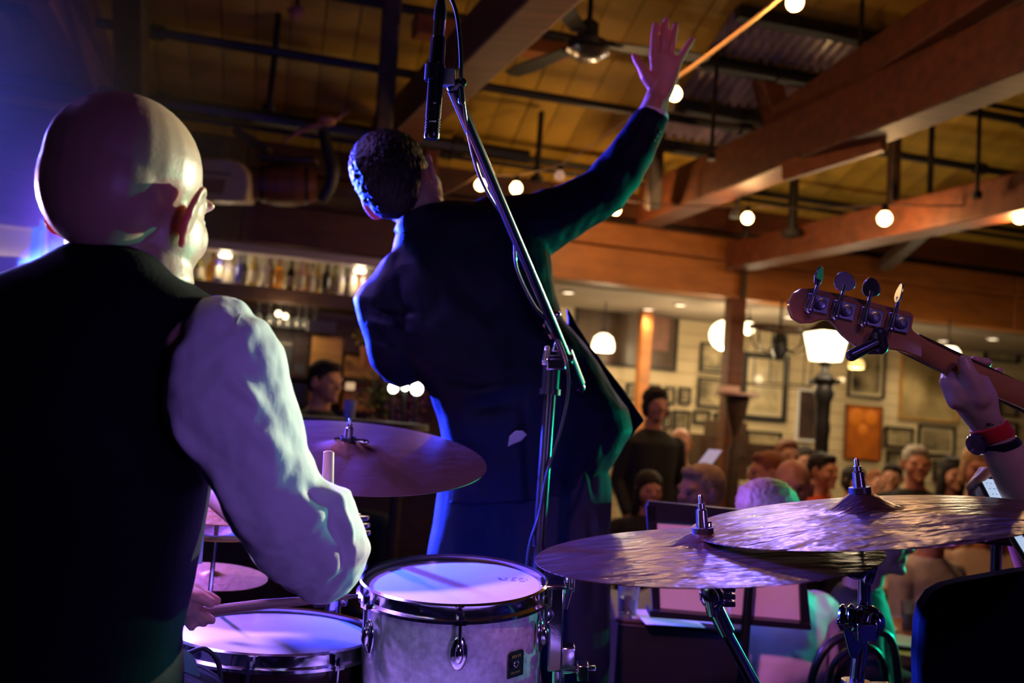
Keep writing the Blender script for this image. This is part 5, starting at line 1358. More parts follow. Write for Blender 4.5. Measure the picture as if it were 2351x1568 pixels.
def guest_meshes(hair):
    """a seated guest, origin on the floor below the hips, facing +Y"""
    if 'body' not in _pers:
        HM = head_frame((0, 0.045, SEAT + 0.76))
        b = nb(); head_shapes(b, HM)
        loft(b, torso_rings([(0, 0, SEAT - .06, .15, .10), (0, 0, SEAT + .1, .145, .10), (0, .0, SEAT + .25, .135, .09), (0, .0, SEAT + .40, .16, .10), (0, 0, SEAT + .52, .165, .085), (0, .005, SEAT + .58, .10, .06), (0, .01, SEAT + .64, .055, .055)]))
        for s in (-1, 1):
            capsule(b, [(s * .175, 0, SEAT + .52), (s * .22, .06, SEAT + .27)], [.046, .038]); capsule(b, [(s * .22, .06, SEAT + .27), (s * .12, .27, SEAT + .29)], [.037, .026])
            capsule(b, [(s * .12, .27, SEAT + .29), (s * .09, .33, SEAT + .29)], [.027, .03])
            for f in range(4): capsule(b, [(s * .075 + s * f * .012, .345, SEAT + .30), (s * .06 + s * f * .013, .385 - abs(f - 1) * .005, SEAT + .30), (s * .05 + s * f * .012, .40 - abs(f - 1) * .006, SEAT + .28)], [.008, .0075, .007], 8)
            capsule(b, [(s * .07, .31, SEAT + .31), (s * .045, .35, SEAT + .315)], [.010, .008], 8)
            capsule(b, [(s * .09, .02, SEAT - .0), (s * .12, .44, SEAT + .0)], [.075, .05]); capsule(b, [(s * .12, .44, SEAT), (s * .12, .42, .09)], [.048, .035])
            capsule(b, [(s * .12, .40, .04), (s * .13, .54, .03)], [.035, .028])
        _pers['body'] = fuse(b, 0.0085, 2)
        b = nb()
        loft(b, torso_rings([(0, 0, SEAT - .02, .185, .13), (0, 0, SEAT + .1, .175, .125), (0, .0, SEAT + .25, .165, .115), (0, .0, SEAT + .40, .19, .125), (0, 0, SEAT + .52, .195, .105), (0, .0, SEAT + .575, .14, .08), (0, .005, SEAT + .61, .075, .07)]))
        for s in (-1, 1):
            ell(b, (s * .165, 0, SEAT + .525), (.062, .065, .055))
            capsule(b, [(s * .18, 0, SEAT + .52), (s * .225, .06, SEAT + .29)], [.06, .055]); capsule(b, [(s * .225, .06, SEAT + .28), (s * .16, .20, SEAT + .28)], [.052, .042])
        _pers['shirt'] = fuse(b, 0.011, 3, .5, lambda c, n: .008 * noise.noise(c * 14) + .004 * noise.noise(c * 30))
        b = nb()
        for s in (-1, 1):
            capsule(b, [(s * .09, .0, SEAT), (s * .12, .45, SEAT + .005)], [.095, .068]); capsule(b, [(s * .12, .45, SEAT), (s * .12, .43, .12)], [.066, .05])
        ell(b, (0, 0, SEAT - .0), (.18, .13, .09)); _pers['trousers'] = fuse(b, 0.014, 3)
        b = nb()
        for s in (-1, 1): ell(b, (s * .125, .46, .045), (.048, .13, .045)); 
        _pers['shoes'] = fuse(b, 0.012, 2)
        _pers['HM'] = HM
    if hair and 'h_' + hair not in _pers: _pers['h_' + hair] = hair_mesh(_pers['HM'], hair, 0.0075, .005)
    return _pers


M_pool = {}
def guest(px, py, d, yaw, hair, mh, top, label, skin=None, scale=1.0, floorz=FLZ):
    """px,py = where the middle of the head shows"""
    g_ = guest_meshes(hair); hc = P(px, py, d)
    # stretch to put the head at the seen height above the floor
    sz = (hc.z - floorz) / (SEAT + 0.76)
    s = max(0.80, min(1.12, sz)) * scale
    z0 = hc.z - (SEAT + 0.76) * s
    off = Matrix.Rotation(R(yaw), 3, 'Z') @ V((0, 0.045 * s, 0))
    t = thing('person', label, 'person', V((hc.x - off.x, hc.y - off.y, z0)), None, R(yaw)); t.scale = (s, s, s)
    bd = meshobj('body', g_['body'], skin or M_skin2, t, False)
    c = meshobj('top', g_['shirt'], top, t, False); meshobj('trousers', g_['trousers'], M_trouser, t, False); meshobj('shoes', g_['shoes'], M_black, t, False)
    if hair: meshobj('hair', g_['h_' + hair], mh, t, False)
    for s_ in (-1, 1):
        if ('eye', s_) not in _pers:
            b = nb(); hell(b, g_['HM'], (s_ * 0.031, 0.0825, 0.005), (0.0115, 0.0115, 0.0085), seg=12, rg=8); me = bpy.data.meshes.new('eye'); b.to_mesh(me); b.free(); me.materials.append(M_black); _pers[('eye', s_)] = me
        o = bpy.data.objects.new('eye', _pers[('eye', s_)]); link(o); o.parent = t
    # the chair the guest sits on, down to the floor
    dr = Matrix.Rotation(R(yaw), 3, 'Z')
    seat_z = z0 + (SEAT - 0.10) * s
    ch = thing('guest_chair', 'dark wooden chair under the guest: ' + label.split(' with ')[0][:40].rsplit(' ', 1)[0] if False else CH_LAB[len(CHN)], 'chair', V((t.location.x, t.location.y, floorz)), None, R(yaw)); CHN.append(1)
    b = nb(); box(b, (0, 0, seat_z - floorz - 0.02), 0.40, 0.38, 0.03); fin(b, 'seat', M_darkwood, ch, False, world=False, bevel=0.008)
    for sx in (-1, 1):
        for sy in (-1, 1):
            b = nb(); tube(b, [(sx * .17, sy * .16, seat_z - floorz - .03), (sx * .19, sy * .18, 0)], .015, 8); fin(b, 'leg', M_darkwood, ch, world=False)
        b = nb(); tube(b, [(sx * .17, -.19, seat_z - floorz - .02), (sx * .17, -.235, seat_z - floorz + .36)], .014, 8); fin(b, 'back_post', M_darkwood, ch, world=False)
    b = nb(); box(b, (0, -.232, seat_z - floorz + .30), 0.34, 0.018, 0.10); fin(b, 'backrest', M_darkwood, ch, False, world=False, bevel=0.006)
    return t


CHN = []
CH_LAB = []
M_white = mat('white_blouse', (0.72, 0.66, 0.68), 0.7, sheen=0.3, bump=0.1, bscale=30)
M_blk = mat('black_jersey', (0.012, 0.012, 0.014), 0.8)
M_org = mat('rust_jersey', (0.45, 0.14, 0.05), 0.8)
M_redt = mat('red_top', (0.75, 0.10, 0.04), 0.8)
M_cream = mat('cream_top', (0.6, 0.5, 0.42), 0.8)
GU = [
    (747, 880, 5.8, 238, 'short', M_hair, M_blk, 'dark haired person in black, red lit face, at the bar', None),
    (1607, 1135, 3.75, 118, 'short', M_hairb, M_cream, 'person with short blond hair and teal lit nape behind the music stand', None),
    (1818, 1122, 4.0, 160, 'fringe', M_hairg, M_blk, 'bald person in dark clothes just above the right cymbals', None),
    (1762, 1090, 4.9, 95, 'crop', M_hairr, M_org, 'red haired person directly behind the bald one', None),
    (1752, 1206, 2.62, 15, 'bob', M_hairb, M_white, 'person in white blouse with back turned, blond crown above the cymbal edge', None),
    (2104, 1068, 6.3, 170, 'short', M_hairg, M_blk, 'white haired person in black under the small pictures', None),
    (2186, 1092, 6.8, 185, 'long', M_hair, M_blk, 'long dark haired person beside the white haired one', None),
    (2250, 1080, 5.2, 160, 'bob', M_hairb, M_org, 'person with orange blond hair left of the wrist', None),
    (2048, 1098, 7.6, 150, 'short', M_hair, M_blk, 'dark haired person left of the white haired one', None),
    (1962, 1108, 7.0, 200, 'bob', M_hair, M_org, 'person peeping over the bell of the right cymbal', None),
    (1890, 1084, 6.1, 215, 'short', M_hair, M_redt, 'person in red top right of the lamp post foot', None),
    (1848, 1060, 8.0, 175, 'long', M_hair, M_org, 'long haired person left of the lamp post foot', None),
    (1808, 1048, 7.2, 185, 'short', M_hairr, M_org, 'small far person between dresser and lamp post', None),
    (1562, 1022, 7.4, 170, None, None, M_org, 'person in rust orange jersey seen above the menu card', None),
    (1490, 1128, 5.2, 190, 'long', M_hair, M_blk, 'dark red lit person left of the music stand', None),
    (2012, 1108, 8.3, 190, 'short', M_hairr, M_cream, 'far person behind the cymbal bell right side', None),
    (2150, 1205, 3.9, 205, 'short', M_hairr, M_white, 'person in white shirt seated under the right cymbal', None),
    (2262, 1190, 4.25, 160, 'long', M_hairb, M_cream, 'person in cream dress under the right cymbal near the stand arm', None),
    (2010, 1240, 2.75, 250, 'short', M_hair, M_blk, 'person whose bare arm with a wrist watch shows behind the chrome stand', M_skin2),
]
CH_LAB = ['dark wooden chair, ' + g[7].replace('person', 'of the person', 1) if False else 'dark chair of the ' + g[7] for g in GU]
CH_LAB = [' '.join(c.split()[:15]) for c in CH_LAB]
for g_ in GU:
    guest(*g_[:8], skin=g_[8])
# the dark standing guest behind the jacket flap
def standing(px, py, d, yaw, label):
    hc = P(px, py, d); h_ = hc.z - FLZ + 0.12; s = h_ / 1.78
    t = thing('person', label, 'person', V((hc.x, hc.y, FLZ)), None, R(yaw)); t.scale = (s, s, s)
    HM = head_frame((0, 0.02, 1.66)); b = nb(); head_shapes(b, HM)
    loft(b, torso_rings([(0, 0, .86, .14, .10), (0, 0, 1.0, .13, .09), (0, 0, 1.2, .14, .1), (0, 0, 1.4, .165, .09), (0, 0, 1.47, .1, .06), (0, 0, 1.53, .055, .05)]))
    for s_ in (-1, 1):
        capsule(b, [(s_ * .18, 0, 1.41), (s_ * .23, -.02, 1.13)], [.045, .038]); capsule(b, [(s_ * .23, -.02, 1.13), (s_ * .2, .1, .9)], [.037, .026])
        for f in range(4): capsule(b, [(s_ * .2, .09 + f * .015, .87), (s_ * .2, .1 + f * .016, .80 + abs(f - 1) * .006)], [.009, .007], 8)
        capsule(b, [(s_ * .19, .12, .88), (s_ * .17, .15, .85)], [.01, .008], 8)
        capsule(b, [(s_ * .09, 0, .88), (s_ * .1, 0, .48)], [.08, .055]); capsule(b, [(s_ * .1, 0, .48), (s_ * .1, -.02, .08)], [.052, .036]); capsule(b, [(s_ * .1, -.02, .05), (s_ * .11, .14, .03)], [.035, .026])
    meshobj('body', fuse(b, .009, 2), M_skin2, t, False)
    b = nb(); loft(b, torso_rings([(0, 0, .78, .19, .13), (0, 0, 1.0, .17, .12), (0, 0, 1.2, .17, .125), (0, 0, 1.4, .20, .11), (0, 0, 1.46, .14, .08), (0, 0, 1.50, .08, .07)]))
    for s_ in (-1, 1): capsule(b, [(s_ * .185, 0, 1.40), (s_ * .24, -.02, 1.13)], [.062, .052]); capsule(b, [(s_ * .24, -.02, 1.13), (s_ * .205, .09, .93)], [.05, .04])
    meshobj('jacket', fuse(b, .012, 3), M_blk, t, False)
    b = nb()
    for s_ in (-1, 1): capsule(b, [(s_ * .09, 0, .88), (s_ * .1, 0, .48), (s_ * .1, -.02, .1)], [.1, .075, .06])
    meshobj('trousers', fuse(b, .014, 2), M_blk, t, False)
    meshobj('hair', hair_mesh(HM, 'bob', .0075, .006), M_hair, t, False); eyes(HM, t, False) if False else None


standing(1503, 935, 6.1, 195, 'dark standing person in black behind the jacket flap')

# dining tables in the hall
def table(px, py, d, r, label, h=0.74):
    q = P(px, py, d); t = thing('dining_table', label, 'table', V((q.x, q.y, FLZ)))
    b = nb(); lathe(b, [(0, h - .03), (r, h - .03), (r, h), (0, h)], Matrix.Translation(t.location), 36); fin(b, 'tabletop', M_timber_o, t)
    b = nb(); lathe(b, [(0, 0), (.22, 0), (.2, .03), (.04, .05), (.035, h - .05), (.1, h - .03), (0, h - .03)], Matrix.Translation(t.location), 20); fin(b, 'pedestal', M_iron, t)
    return V((q.x, q.y, FLZ + h))


tp1 = table(2120, 1330, 3.3, 0.36, 'round wooden table under the right cymbal with glasses on it')
tp2 = table(2010, 1210, 4.7, 0.3, 'round wooden table in the middle of the hall')
tp3 = table(1375, 1290, 3.5, 0.26, 'round wooden table behind the music stand')
def tglass(base, dx, dy, label, mt, h=.11, r=.032, kind='tumbler'):
    q = base + V((dx, dy, 0)); t = thing(kind, label, 'glass', q)
    b = nb(); lathe(b, [(0, 0), (r * .8, 0), (r, h), (r * .93, h), (r * .72, .006), (0, .006)], Matrix.Translation(q), 20); fin(b, 'glass', mt, t)
    b = nb(); lathe(b, [(0, .008), (r * .72, .008), (r * .82, h * .6), (0, h * .6)], Matrix.Translation(q), 16); fin(b, 'drink', mat('amber_drink', (.7, .35, .05), .2, trans=.5), t)
tglass(tp1, .10, -.12, 'clear tumbler on the round table nearest the tablet stand', M_glass)
tglass(tp1, .18, .02, 'second tumbler on the round table further back', M_glass)
tglass(tp1, .0, .1, 'tumbler at the back of the round table under the cymbal', M_glass)
tglass(tp3, .1, -.1, 'amber drink on the table behind the music stand', M_glass)
tglass(tp3, -.1, -.12, 'second amber drink beside the singer\'s trousers', M_glass)
for k, (dx, dy) in enumerate(((-.14, -.14), (-.16, .08))):
    b = nb(); lathe(b, [(0, 0), (.06, 0), (.10, .012), (.098, .016), (.055, .006), (0, .006)], Matrix.Translation(tp1 + V((dx, dy, 0))), 28)
    tag(fin(b, 'plate', mat('stoneware', (.4, .36, .3), .4)), ('nearer', 'farther')[k] + ' plate on the round table under the cymbal', 'plate')
# bentwood chair with curved black back at the front right
q = P(1890, 1560, 2.35); t = thing('bentwood_chair', 'black bentwood chair with curved double hoop behind the chrome stand', 'chair', V((q.x, q.y, 0)))
b = nb(); tube(b, spl([P(1856, 1700, 2.35), P(1862, 1570, 2.35), P(1888, 1500, 2.35), P(1930, 1462, 2.36), P(1990, 1452, 2.38), P(2050, 1480, 2.4), P(2072, 1700, 2.42)], 6), 0.011, 10); fin(b, 'outer_hoop', M_black, t)
b = nb(); tube(b, spl([P(1896, 1700, 2.35), P(1902, 1570, 2.35), P(1925, 1510, 2.35), P(1985, 1482, 2.38), P(2030, 1530, 2.4), P(2040, 1700, 2.41)], 6), 0.008, 10); fin(b, 'inner_hoop', M_black, t)
zs_ = 0.2; b = nb(); qc = P(1965, 1690, 2.38); lathe(b, [(0, -.015), (.2, -.015), (.21, 0), (.2, .015), (0, .015)], Matrix.Translation(V((qc.x, qc.y + .16, .30))), 28); fin(b, 'seat', M_black, t)
for k in range(4):
    a = R(45 + 90 * k); b = nb(); tube(b, [V((qc.x + .15 * math.cos(a), qc.y + .16 + .15 * math.sin(a), .29)), V((qc.x + .18 * math.cos(a), qc.y + .16 + .18 * math.sin(a), 0.0))], .012, 8); fin(b, 'leg', M_black, t)

# ---------------------------------------------------------------- the drummer
def crease(p, q, amp, width):
    """a soft ridge along the segment p-q (points in the scene)"""
    p, q = V(p), V(q); dd = q - p; L2 = dd.length_squared
    def f(co):
        s = max(0, min(1, (co - p).dot(dd) / L2)); return amp * math.exp(-((co - p - dd * s).length / width) ** 2) * math.sin(math.pi * (0.1 + 0.8 * s))
    return f


dr = thing('person', 'bald drummer in black waistcoat and white shirt seen from behind', 'person', V((P(230, 1500, 1.12).x, P(230, 1500, 1.12).y, 0)))
HB = Matrix.Rotation(R(-31), 3, 'Z')
hc = P(297, 482, 1.10)
HM = head_frame(hc, -15, 1, 3, 1.05)
b = nb(); head_shapes(b, HM, fine=True, neck=False)
loft(b, [csec(158, 520, 420, 540, 1.115, .060), csec(160, 570, 430, 590, 1.11, .065), csec(150, 620, 440, 650, 1.11, .075), csec(60, 690, 400, 700, 1.12, .065), csec(-50, 750, 380, 770, 1.12, .07), csec(-20, 900, 360, 900, 1.12, .08), csec(-10, 1200, 420, 1200, 1.13, .085), csec(0, 1500, 380, 1500, 1.13, .09), csec(0, 1850, 400, 1850, 1.14, .10)])
capsule(b, [P(470, 790, 1.10), P(590, 1040, 1.13), P(740, 1290, 1.21)], [.055, .048, .04])
capsule(b, [P(740, 1290, 1.21), P(600, 1200, 1.42), P(492, 1132, 1.60)], [.038, .034, .024])
capsule(b, [P(-60, 780, 1.12), P(-70, 1100, 1.1), P(-60, 1330, 1.16)], [.055, .048, .038]); capsule(b, [P(-60, 1330, 1.16), P(200, 1380, 1.30), P(408, 1385, 1.40)], [.038, .032, .024])
# right hand beyond the elbow, over the hi-hat
def hand(b, wrist, palm, fingers, pr=(.030, .014)):
    capsule(b, [wrist, palm], [.024, .026])
    for pts, r in fingers: capsule(b, pts, [r] * (len(pts) - 1) + [r * .85], 12)
hand(b, P(492, 1132, 1.60), P(476, 1118, 1.64), [([P(470 + k * 8, 1112 + k * 6, 1.65), P(462 + k * 9, 1128 + k * 7, 1.68), P(474 + k * 8, 1142 + k * 5, 1.665)], .0085) for k in range(4)] + [([P(486, 1108, 1.62), P(502, 1128, 1.63)], .009)])
# left hand holding the level stick
hand(b, P(400, 1378, 1.40), P(432, 1372, 1.42), [
    ([P(445, 1358, 1.415), P(478, 1370, 1.425), P(498, 1380, 1.43)], .0095),
    ([P(440, 1392, 1.42), P(462, 1408, 1.41), P(486, 1424, 1.40)], .0088),
    ([P(432, 1400, 1.425), P(448, 1420, 1.415), P(468, 1430, 1.405)], .0085),
    ([P(420, 1402, 1.43), P(430, 1424, 1.42), P(440, 1440, 1.405)], .008),
    ([P(420, 1350, 1.40), P(455, 1368, 1.395), P(484, 1384, 1.40)], .0105)])
for s in (-1, 1):
    capsule(b, [P(190 + s * 130, 1740, 1.16), P(190 + s * 260, 1620, 1.58)], [.075, .055]); kn = P(190 + s * 260, 1620, 1.58); capsule(b, [kn, V((kn.x, kn.y + .06, .10))], [.05, .035]); capsule(b, [V((kn.x, kn.y + .04, .05)), V((kn.x, kn.y + .2, .04))], [.034, .028])
meshobj('body', fuse(b, 0.0036, 6), M_skin, dr)
eyes(HM, dr)
# shirt: sleeve, collar, under the waistcoat
b = nb()
SL = [(412, 800, 490, 700, 1.085, .035), (392, 850, 545, 706, 1.085, .055), (376, 925, 610, 738, 1.09, .066), (384, 975, 648, 800, 1.095, .070), (420, 1025, 664, 875, 1.10, .070), (470, 1085, 688, 950, 1.11, .068), (503, 1140, 700, 1030, 1.12, .066), (540, 1215, 737, 1100, 1.14, .066), (585, 1285, 800, 1130, 1.16, .068), (632, 1325, 826, 1190, 1.19, .066), (680, 1350, 848, 1262, 1.215, .058), (720, 1362, 838, 1300, 1.225, .045), (752, 1366, 815, 1332, 1.23, .025)]
loft(b, [csec(*s, n=32) for s in SL])
loft(b, [csec(30, 745, 470, 720, 1.10, .09), csec(0, 900, 410, 900, 1.12, .10), csec(0, 1300, 420, 1300, 1.13, .10)])
capsule(b, [P(740, 1285, 1.225), P(690, 1262, 1.32)], [.058, .052])
capsule(b, [P(-60, 780, 1.12), P(-70, 1100, 1.1), P(-50, 1320, 1.16)], [.068, .062, .055]); capsule(b, [P(-50, 1325, 1.16), P(80, 1360, 1.24)], [.055, .048])
cr = [crease(P(520, 860, 1.03), P(680, 1000, 1.05), .010, .010), crease(P(530, 890, 1.02), P(700, 1090, 1.06), -.010, .009), crease(P(560, 960, 1.03), P(740, 1110, 1.09), .012, .012),
      crease(P(600, 740, 1.04), P(630, 850, 1.04), .010, .008), crease(P(575, 760, 1.03), P(605, 900, 1.03), -.009, .007), crease(P(560, 830, 1.03), P(690, 930, 1.05), -.008, .010),
      crease(P(700, 1120, 1.10), P(800, 1180, 1.14), -.010, .010), crease(P(690, 1170, 1.11), P(760, 1300, 1.16), .010, .012), crease(P(730, 1140, 1.11), P(810, 1290, 1.17), -.010, .009), crease(P(770, 1130, 1.13), P(820, 1290, 1.17), .010, .009),
      crease(P(800, 1250, 1.16), P(760, 1350, 1.18), -.009, .008), crease(P(390, 950, 1.04), P(470, 1060, 1.06), .008, .010), crease(P(480, 1040, 1.05), P(560, 1230, 1.09), .006, .012)]
ell(b, P(505, 775, 1.09), (.045, .06, .05))
def shirt_d(co, n):
    s = 0
    for c_ in cr: s += c_(co)
    return s + .0035 * noise.noise(V((co.x * 26, co.y * 20, co.z * 12))) + .0015 * noise.noise(co * 60)
meshobj('shirt', fuse(b, 0.0042, 3, .5, shirt_d), M_shirt, dr)
b = nb(); tube(b, [P(x, y, d) for x, y, d in ((552, 722, 1.052), (520, 790, 1.043), (495, 860, 1.031), (470, 930, 1.033), (458, 1000, 1.042), (462, 1040, 1.052))], 0.0016, 6, .6)
fin(b, 'sleeve_seam', M_shirt, dr)
b = nb(); loft(b, [csec(176, 575, 396, 590, 1.11, .066), csec(185, 556, 352, 566, 1.11, .062), csec(188, 560, 350, 570, 1.11, .058), csec(180, 582, 390, 596, 1.11, .058)], True)
fin(b, 'shirt_collar', M_shirt, dr)
b = nb()
VS = [(196, 562, 340, 566, 1.105, .066), (165, 576, 392, 598, 1.10, .080), (120, 600, 420, 640, 1.10, .092), (20, 640, 470, 676, 1.10, .098), (-50, 672, 506, 700, 1.10, .098), (-100, 720, 478, 728, 1.10, .100), (-95, 800, 420, 790, 1.10, .105), (-60, 900, 388, 880, 1.10, .112), (-40, 980, 392, 960, 1.10, .118), (-40, 1040, 440, 1040, 1.11, .12), (-30, 1120, 470, 1110, 1.11, .12), (-20, 1200, 456, 1200, 1.11, .118), (-10, 1300, 440, 1300, 1.12, .118), (0, 1400, 416, 1400, 1.12, .12), (0, 1480, 398, 1480, 1.12, .12), (-20, 1620, 400, 1620, 1.12, .13), (0, 1700, 400, 1700, 1.12, .12)]
loft(b, [csec(*s, n=40, p=2.4) for s in VS])
meshobj('waistcoat', fuse(b, 0.005, 4, .5, lambda c, n: .003 * noise.noise(c * 16)), M_vest, dr)
b = nb()
for s in (-1, 1):
    capsule(b, [P(190 + s * 120, 1740, 1.16), P(190 + s * 262, 1620, 1.58)], [.10, .075]); kn = P(190 + s * 262, 1620, 1.58); capsule(b, [kn, V((kn.x, kn.y + .06, .14))], [.07, .055])
loft(b, [csec(0, 1660, 380, 1660, 1.13, .12), csec(-40, 1800, 420, 1800, 1.14, .13), csec(-20, 1900, 400, 1900, 1.15, .12)])
meshobj('trousers', fuse(b, .008, 3, .5, lambda c, n: .004 * noise.noise(c * 20)), M_trouser, dr)
b = nb()
for s in (-1, 1): kn = P(190 + s * 262, 1620, 1.58); ell(b, (kn.x, kn.y + .11, .05), (.045, .14, .048))
meshobj('shoes', fuse(b, .008, 2), M_black, dr)
b = nb(); capsule(b, [P(300, 1500, 1.30), P(395, 1545, 1.34), P(405, 1620, 1.36)], [.045, .036, .045]); capsule(b, [P(300, 1500, 1.30), P(250, 1600, 1.25)], [.045, .05])
tag(fin(b, 'towel', mat('teal_lit_towel', (0.12, 0.35, 0.28), 0.9, bump=.3, bscale=30)), 'green lit towel hanging beside the drummer\'s hip', 'towel')  # teal stage light is put into the towel's base colour
b = nb(); tube(b, spl([P(430, 1500, 1.45), P(470, 1490, 1.45), P(500, 1520, 1.46), P(508, 1580, 1.46), P(505, 1700, 1.47)], 5), .004, 8); tag(fin(b, 'cable', M_rubber), 'looped black cable below the snare drum', 'cable')
b = nb(); q0 = P(190, 1850, 1.14); lathe(b, [(0, -.05), (.15, -.05), (.16, -.02), (.15, 0), (0, 0)], Matrix.Translation(V((q0.x, q0.y, P(190, 1850, 1.14).z - .03))), 28); tube(b, [V((q0.x, q0.y, .45)), V((q0.x, q0.y, .05))], .02, 10)
for k in range(3): tube(b, [V((q0.x, q0.y, .25)), V((q0.x + .22 * math.cos(k * 2.1), q0.y + .22 * math.sin(k * 2.1), .01))], .01, 8)
tag(fin(b, 'drum_stool', M_black), 'round black drum stool under the drummer', 'stool')

# ---------------------------------------------------------------- the singer
D = 2.2
sg_ = thing('person', 'singer in dark suit leaning back with right hand raised high', 'person', V((P(1190, 1900, D).x, P(1190, 1900, D).y, 0)))
ax_up = (CU * 0.86 - CR * 0.50 - FW * .12).normalized(); rt_ = (CR * 0.86 + CU * 0.50); rt_ = (rt_ - ax_up * rt_.dot(ax_up)).normalized(); fw_ = ax_up.cross(rt_)
Hb = Matrix((rt_, fw_, ax_up)).transposed()
HS = head_frame(P(922, 428, 2.16), -24, -4, 2, 1.06, Hb)
b = nb(); head_shapes(b, HS, neck=False)
capsule(b, [P(945, 450, 2.17), P(985, 520, 2.2), P(1020, 600, 2.22)], [.062, .064, .07])
loft(b, [csec(930, 560, 1230, 560, D, .06), csec(900, 640, 1230, 640, D, .09), csec(960, 800, 1240, 800, D, .1), csec(1030, 1000, 1330, 1000, D, .10), csec(1040, 1200, 1380, 1200, D, .11)])
capsule(b, [P(1190, 550, 2.2), P(1350, 465, 2.235), P(1405, 405, 2.25), P(1478, 290, 2.27)], [.055, .040, .038, .034]); capsule(b, [P(1478, 290, 2.27), P(1503, 240, 2.28)], [.034, .0285])
capsule(b, [P(900, 660, 2.2), P(915, 830, 2.22)], [.05, .045]); capsule(b, [P(915, 830, 2.22), P(960, 700, 2.42), P(990, 600, 2.5)], [.042, .034, .024])
# left hand in front of the chest
hand(b, P(990, 600, 2.5), P(996, 575, 2.52), [([P(1000 + k * 3, 560 + k * 12, 2.53), P(1020 + k * 2, 556 + k * 12, 2.55), P(1018, 566 + k * 11, 2.575)], .009) for k in range(4)] + [([P(985, 570, 2.53), P(998, 560, 2.56)], .010)])
# raised right hand, palm away, fingers spread
dh = 2.285
def q5(cx, cy, d=dh): return P(1400 + cx / 5.6, 20 + cy / 5.6, d)
loft(b, [csec(1400 + x1 / 5.6, 20 + y1 / 5.6, 1400 + x2 / 5.6, 20 + y2 / 5.6, dh, th, 20) for x1, y1, x2, y2, th in (
    (372, 1310, 735, 1420, .026), (440, 1150, 760, 1200, .023), (500, 1010, 835, 1030, .0185), (500, 900, 880, 890, .0165), (520, 780, 910, 790, .0155), (508, 660, 930, 700, .0145), (520, 585, 900, 640, .0135), (560, 550, 830, 590, .012))])
def fing(pts, rs): capsule(b, [q5(*p) for p in pts], rs, 12)
fing([(560, 620, dh), (568, 480, dh), (574, 330, dh + .004), (590, 212, dh + .010)], [.0108, .0103, .0097, .0086])
fing([(670, 600, dh), (690, 420, dh), (705, 270, dh + .004), (728, 150, dh + .010)], [.0108, .0105, .0098, .0087])
fing([(770, 620, dh), (795, 470, dh), (822, 330, dh + .004), (848, 212, dh + .010)], [.0105, .0102, .0096, .0084])
fing([(860, 730, dh), (925, 610, dh), (990, 500, dh + .004), (1062, 392, dh + .008)], [.0105, .0094, .0088, .0077])
fing([(545, 960, dh), (470, 870, dh - .012), (400, 740, dh - .012), (345, 660, dh - .010), (312, 602, dh - .008)], [.018, .0155, .0112, .0098, .007])
capsule(b, [P(1130, 1200, D), P(1110, 1650, D + .02), ], [.085, .06]); capsule(b, [P(1290, 1200, D), P(1320, 1650, D)], [.085, .06])
for x, x2 in ((1110, 1100), (1320, 1330)):
    k0 = P(x, 1650, D); capsule(b, [k0, V((k0.x, k0.y, .09))], [.055, .035]); capsule(b, [V((k0.x, k0.y, .05)), V((k0.x, k0.y + .15, .035))], [.034, .028])
meshobj('body', fuse(b, 0.0034, 2, .4), M_skin, sg_)
eyes(HS, sg_)
meshobj('hair', hair_mesh(HS, 'crop', .0042, .0035, 5), M_hair, sg_)
# jacket
b = nb()
JS = [(928, 500, 1030, 462, 2.19, .055), (912, 530, 1110, 466, 2.19, .075), (905, 575, 1230, 470, 2.2, .10), (885, 620, 1262, 570, 2.2, .115), (880, 680, 1268, 640, 2.2, .12), (888, 760, 1290, 730, 2.2, .125), (905, 820, 1325, 770, 2.2, .125), (960, 870, 1370, 830, 2.2, .125), (985, 900, 1400, 880, 2.2, .125), (1002, 950, 1440, 935, 2.2, .125), (1014, 1000, 1450, 985, 2.2, .125), (1020, 1060, 1425, 1035, 2.2, .13), (1012, 1110, 1398, 1070, 2.2, .13), (1000, 1150, 1390, 1110, 2.2, .13)]
loft(b, [csec(*s, n=36, p=2.3) for s in JS])
prism(b, [P(x, y, 2.24) for x, y in ((1300, 700), (1345, 775), (1400, 850), (1445, 915), (1482, 966), (1450, 1004), (1415, 1032), (1396, 1046), (1330, 1030))], FW * .035)
# right sleeve up to the cuff
loft(b, [csec(*s, n=28) for s in ((1080, 475, 1210, 640, 2.2, .09), (1150, 452, 1262, 588, 2.21, .085), (1215, 446, 1320, 552, 2.22, .072), (1290, 424, 1370, 515, 2.23, .064), (1352, 392, 1425, 480, 2.24, .058), (1395, 340, 1470, 425, 2.25, .054), (1425, 300, 1500, 368, 2.26, .050), (1450, 265, 1524, 312, 2.27, .044), (1470, 248, 1535, 272, 2.275, .037))])
ell(b, P(1140, 530, 2.2), (.09, .09, .085))
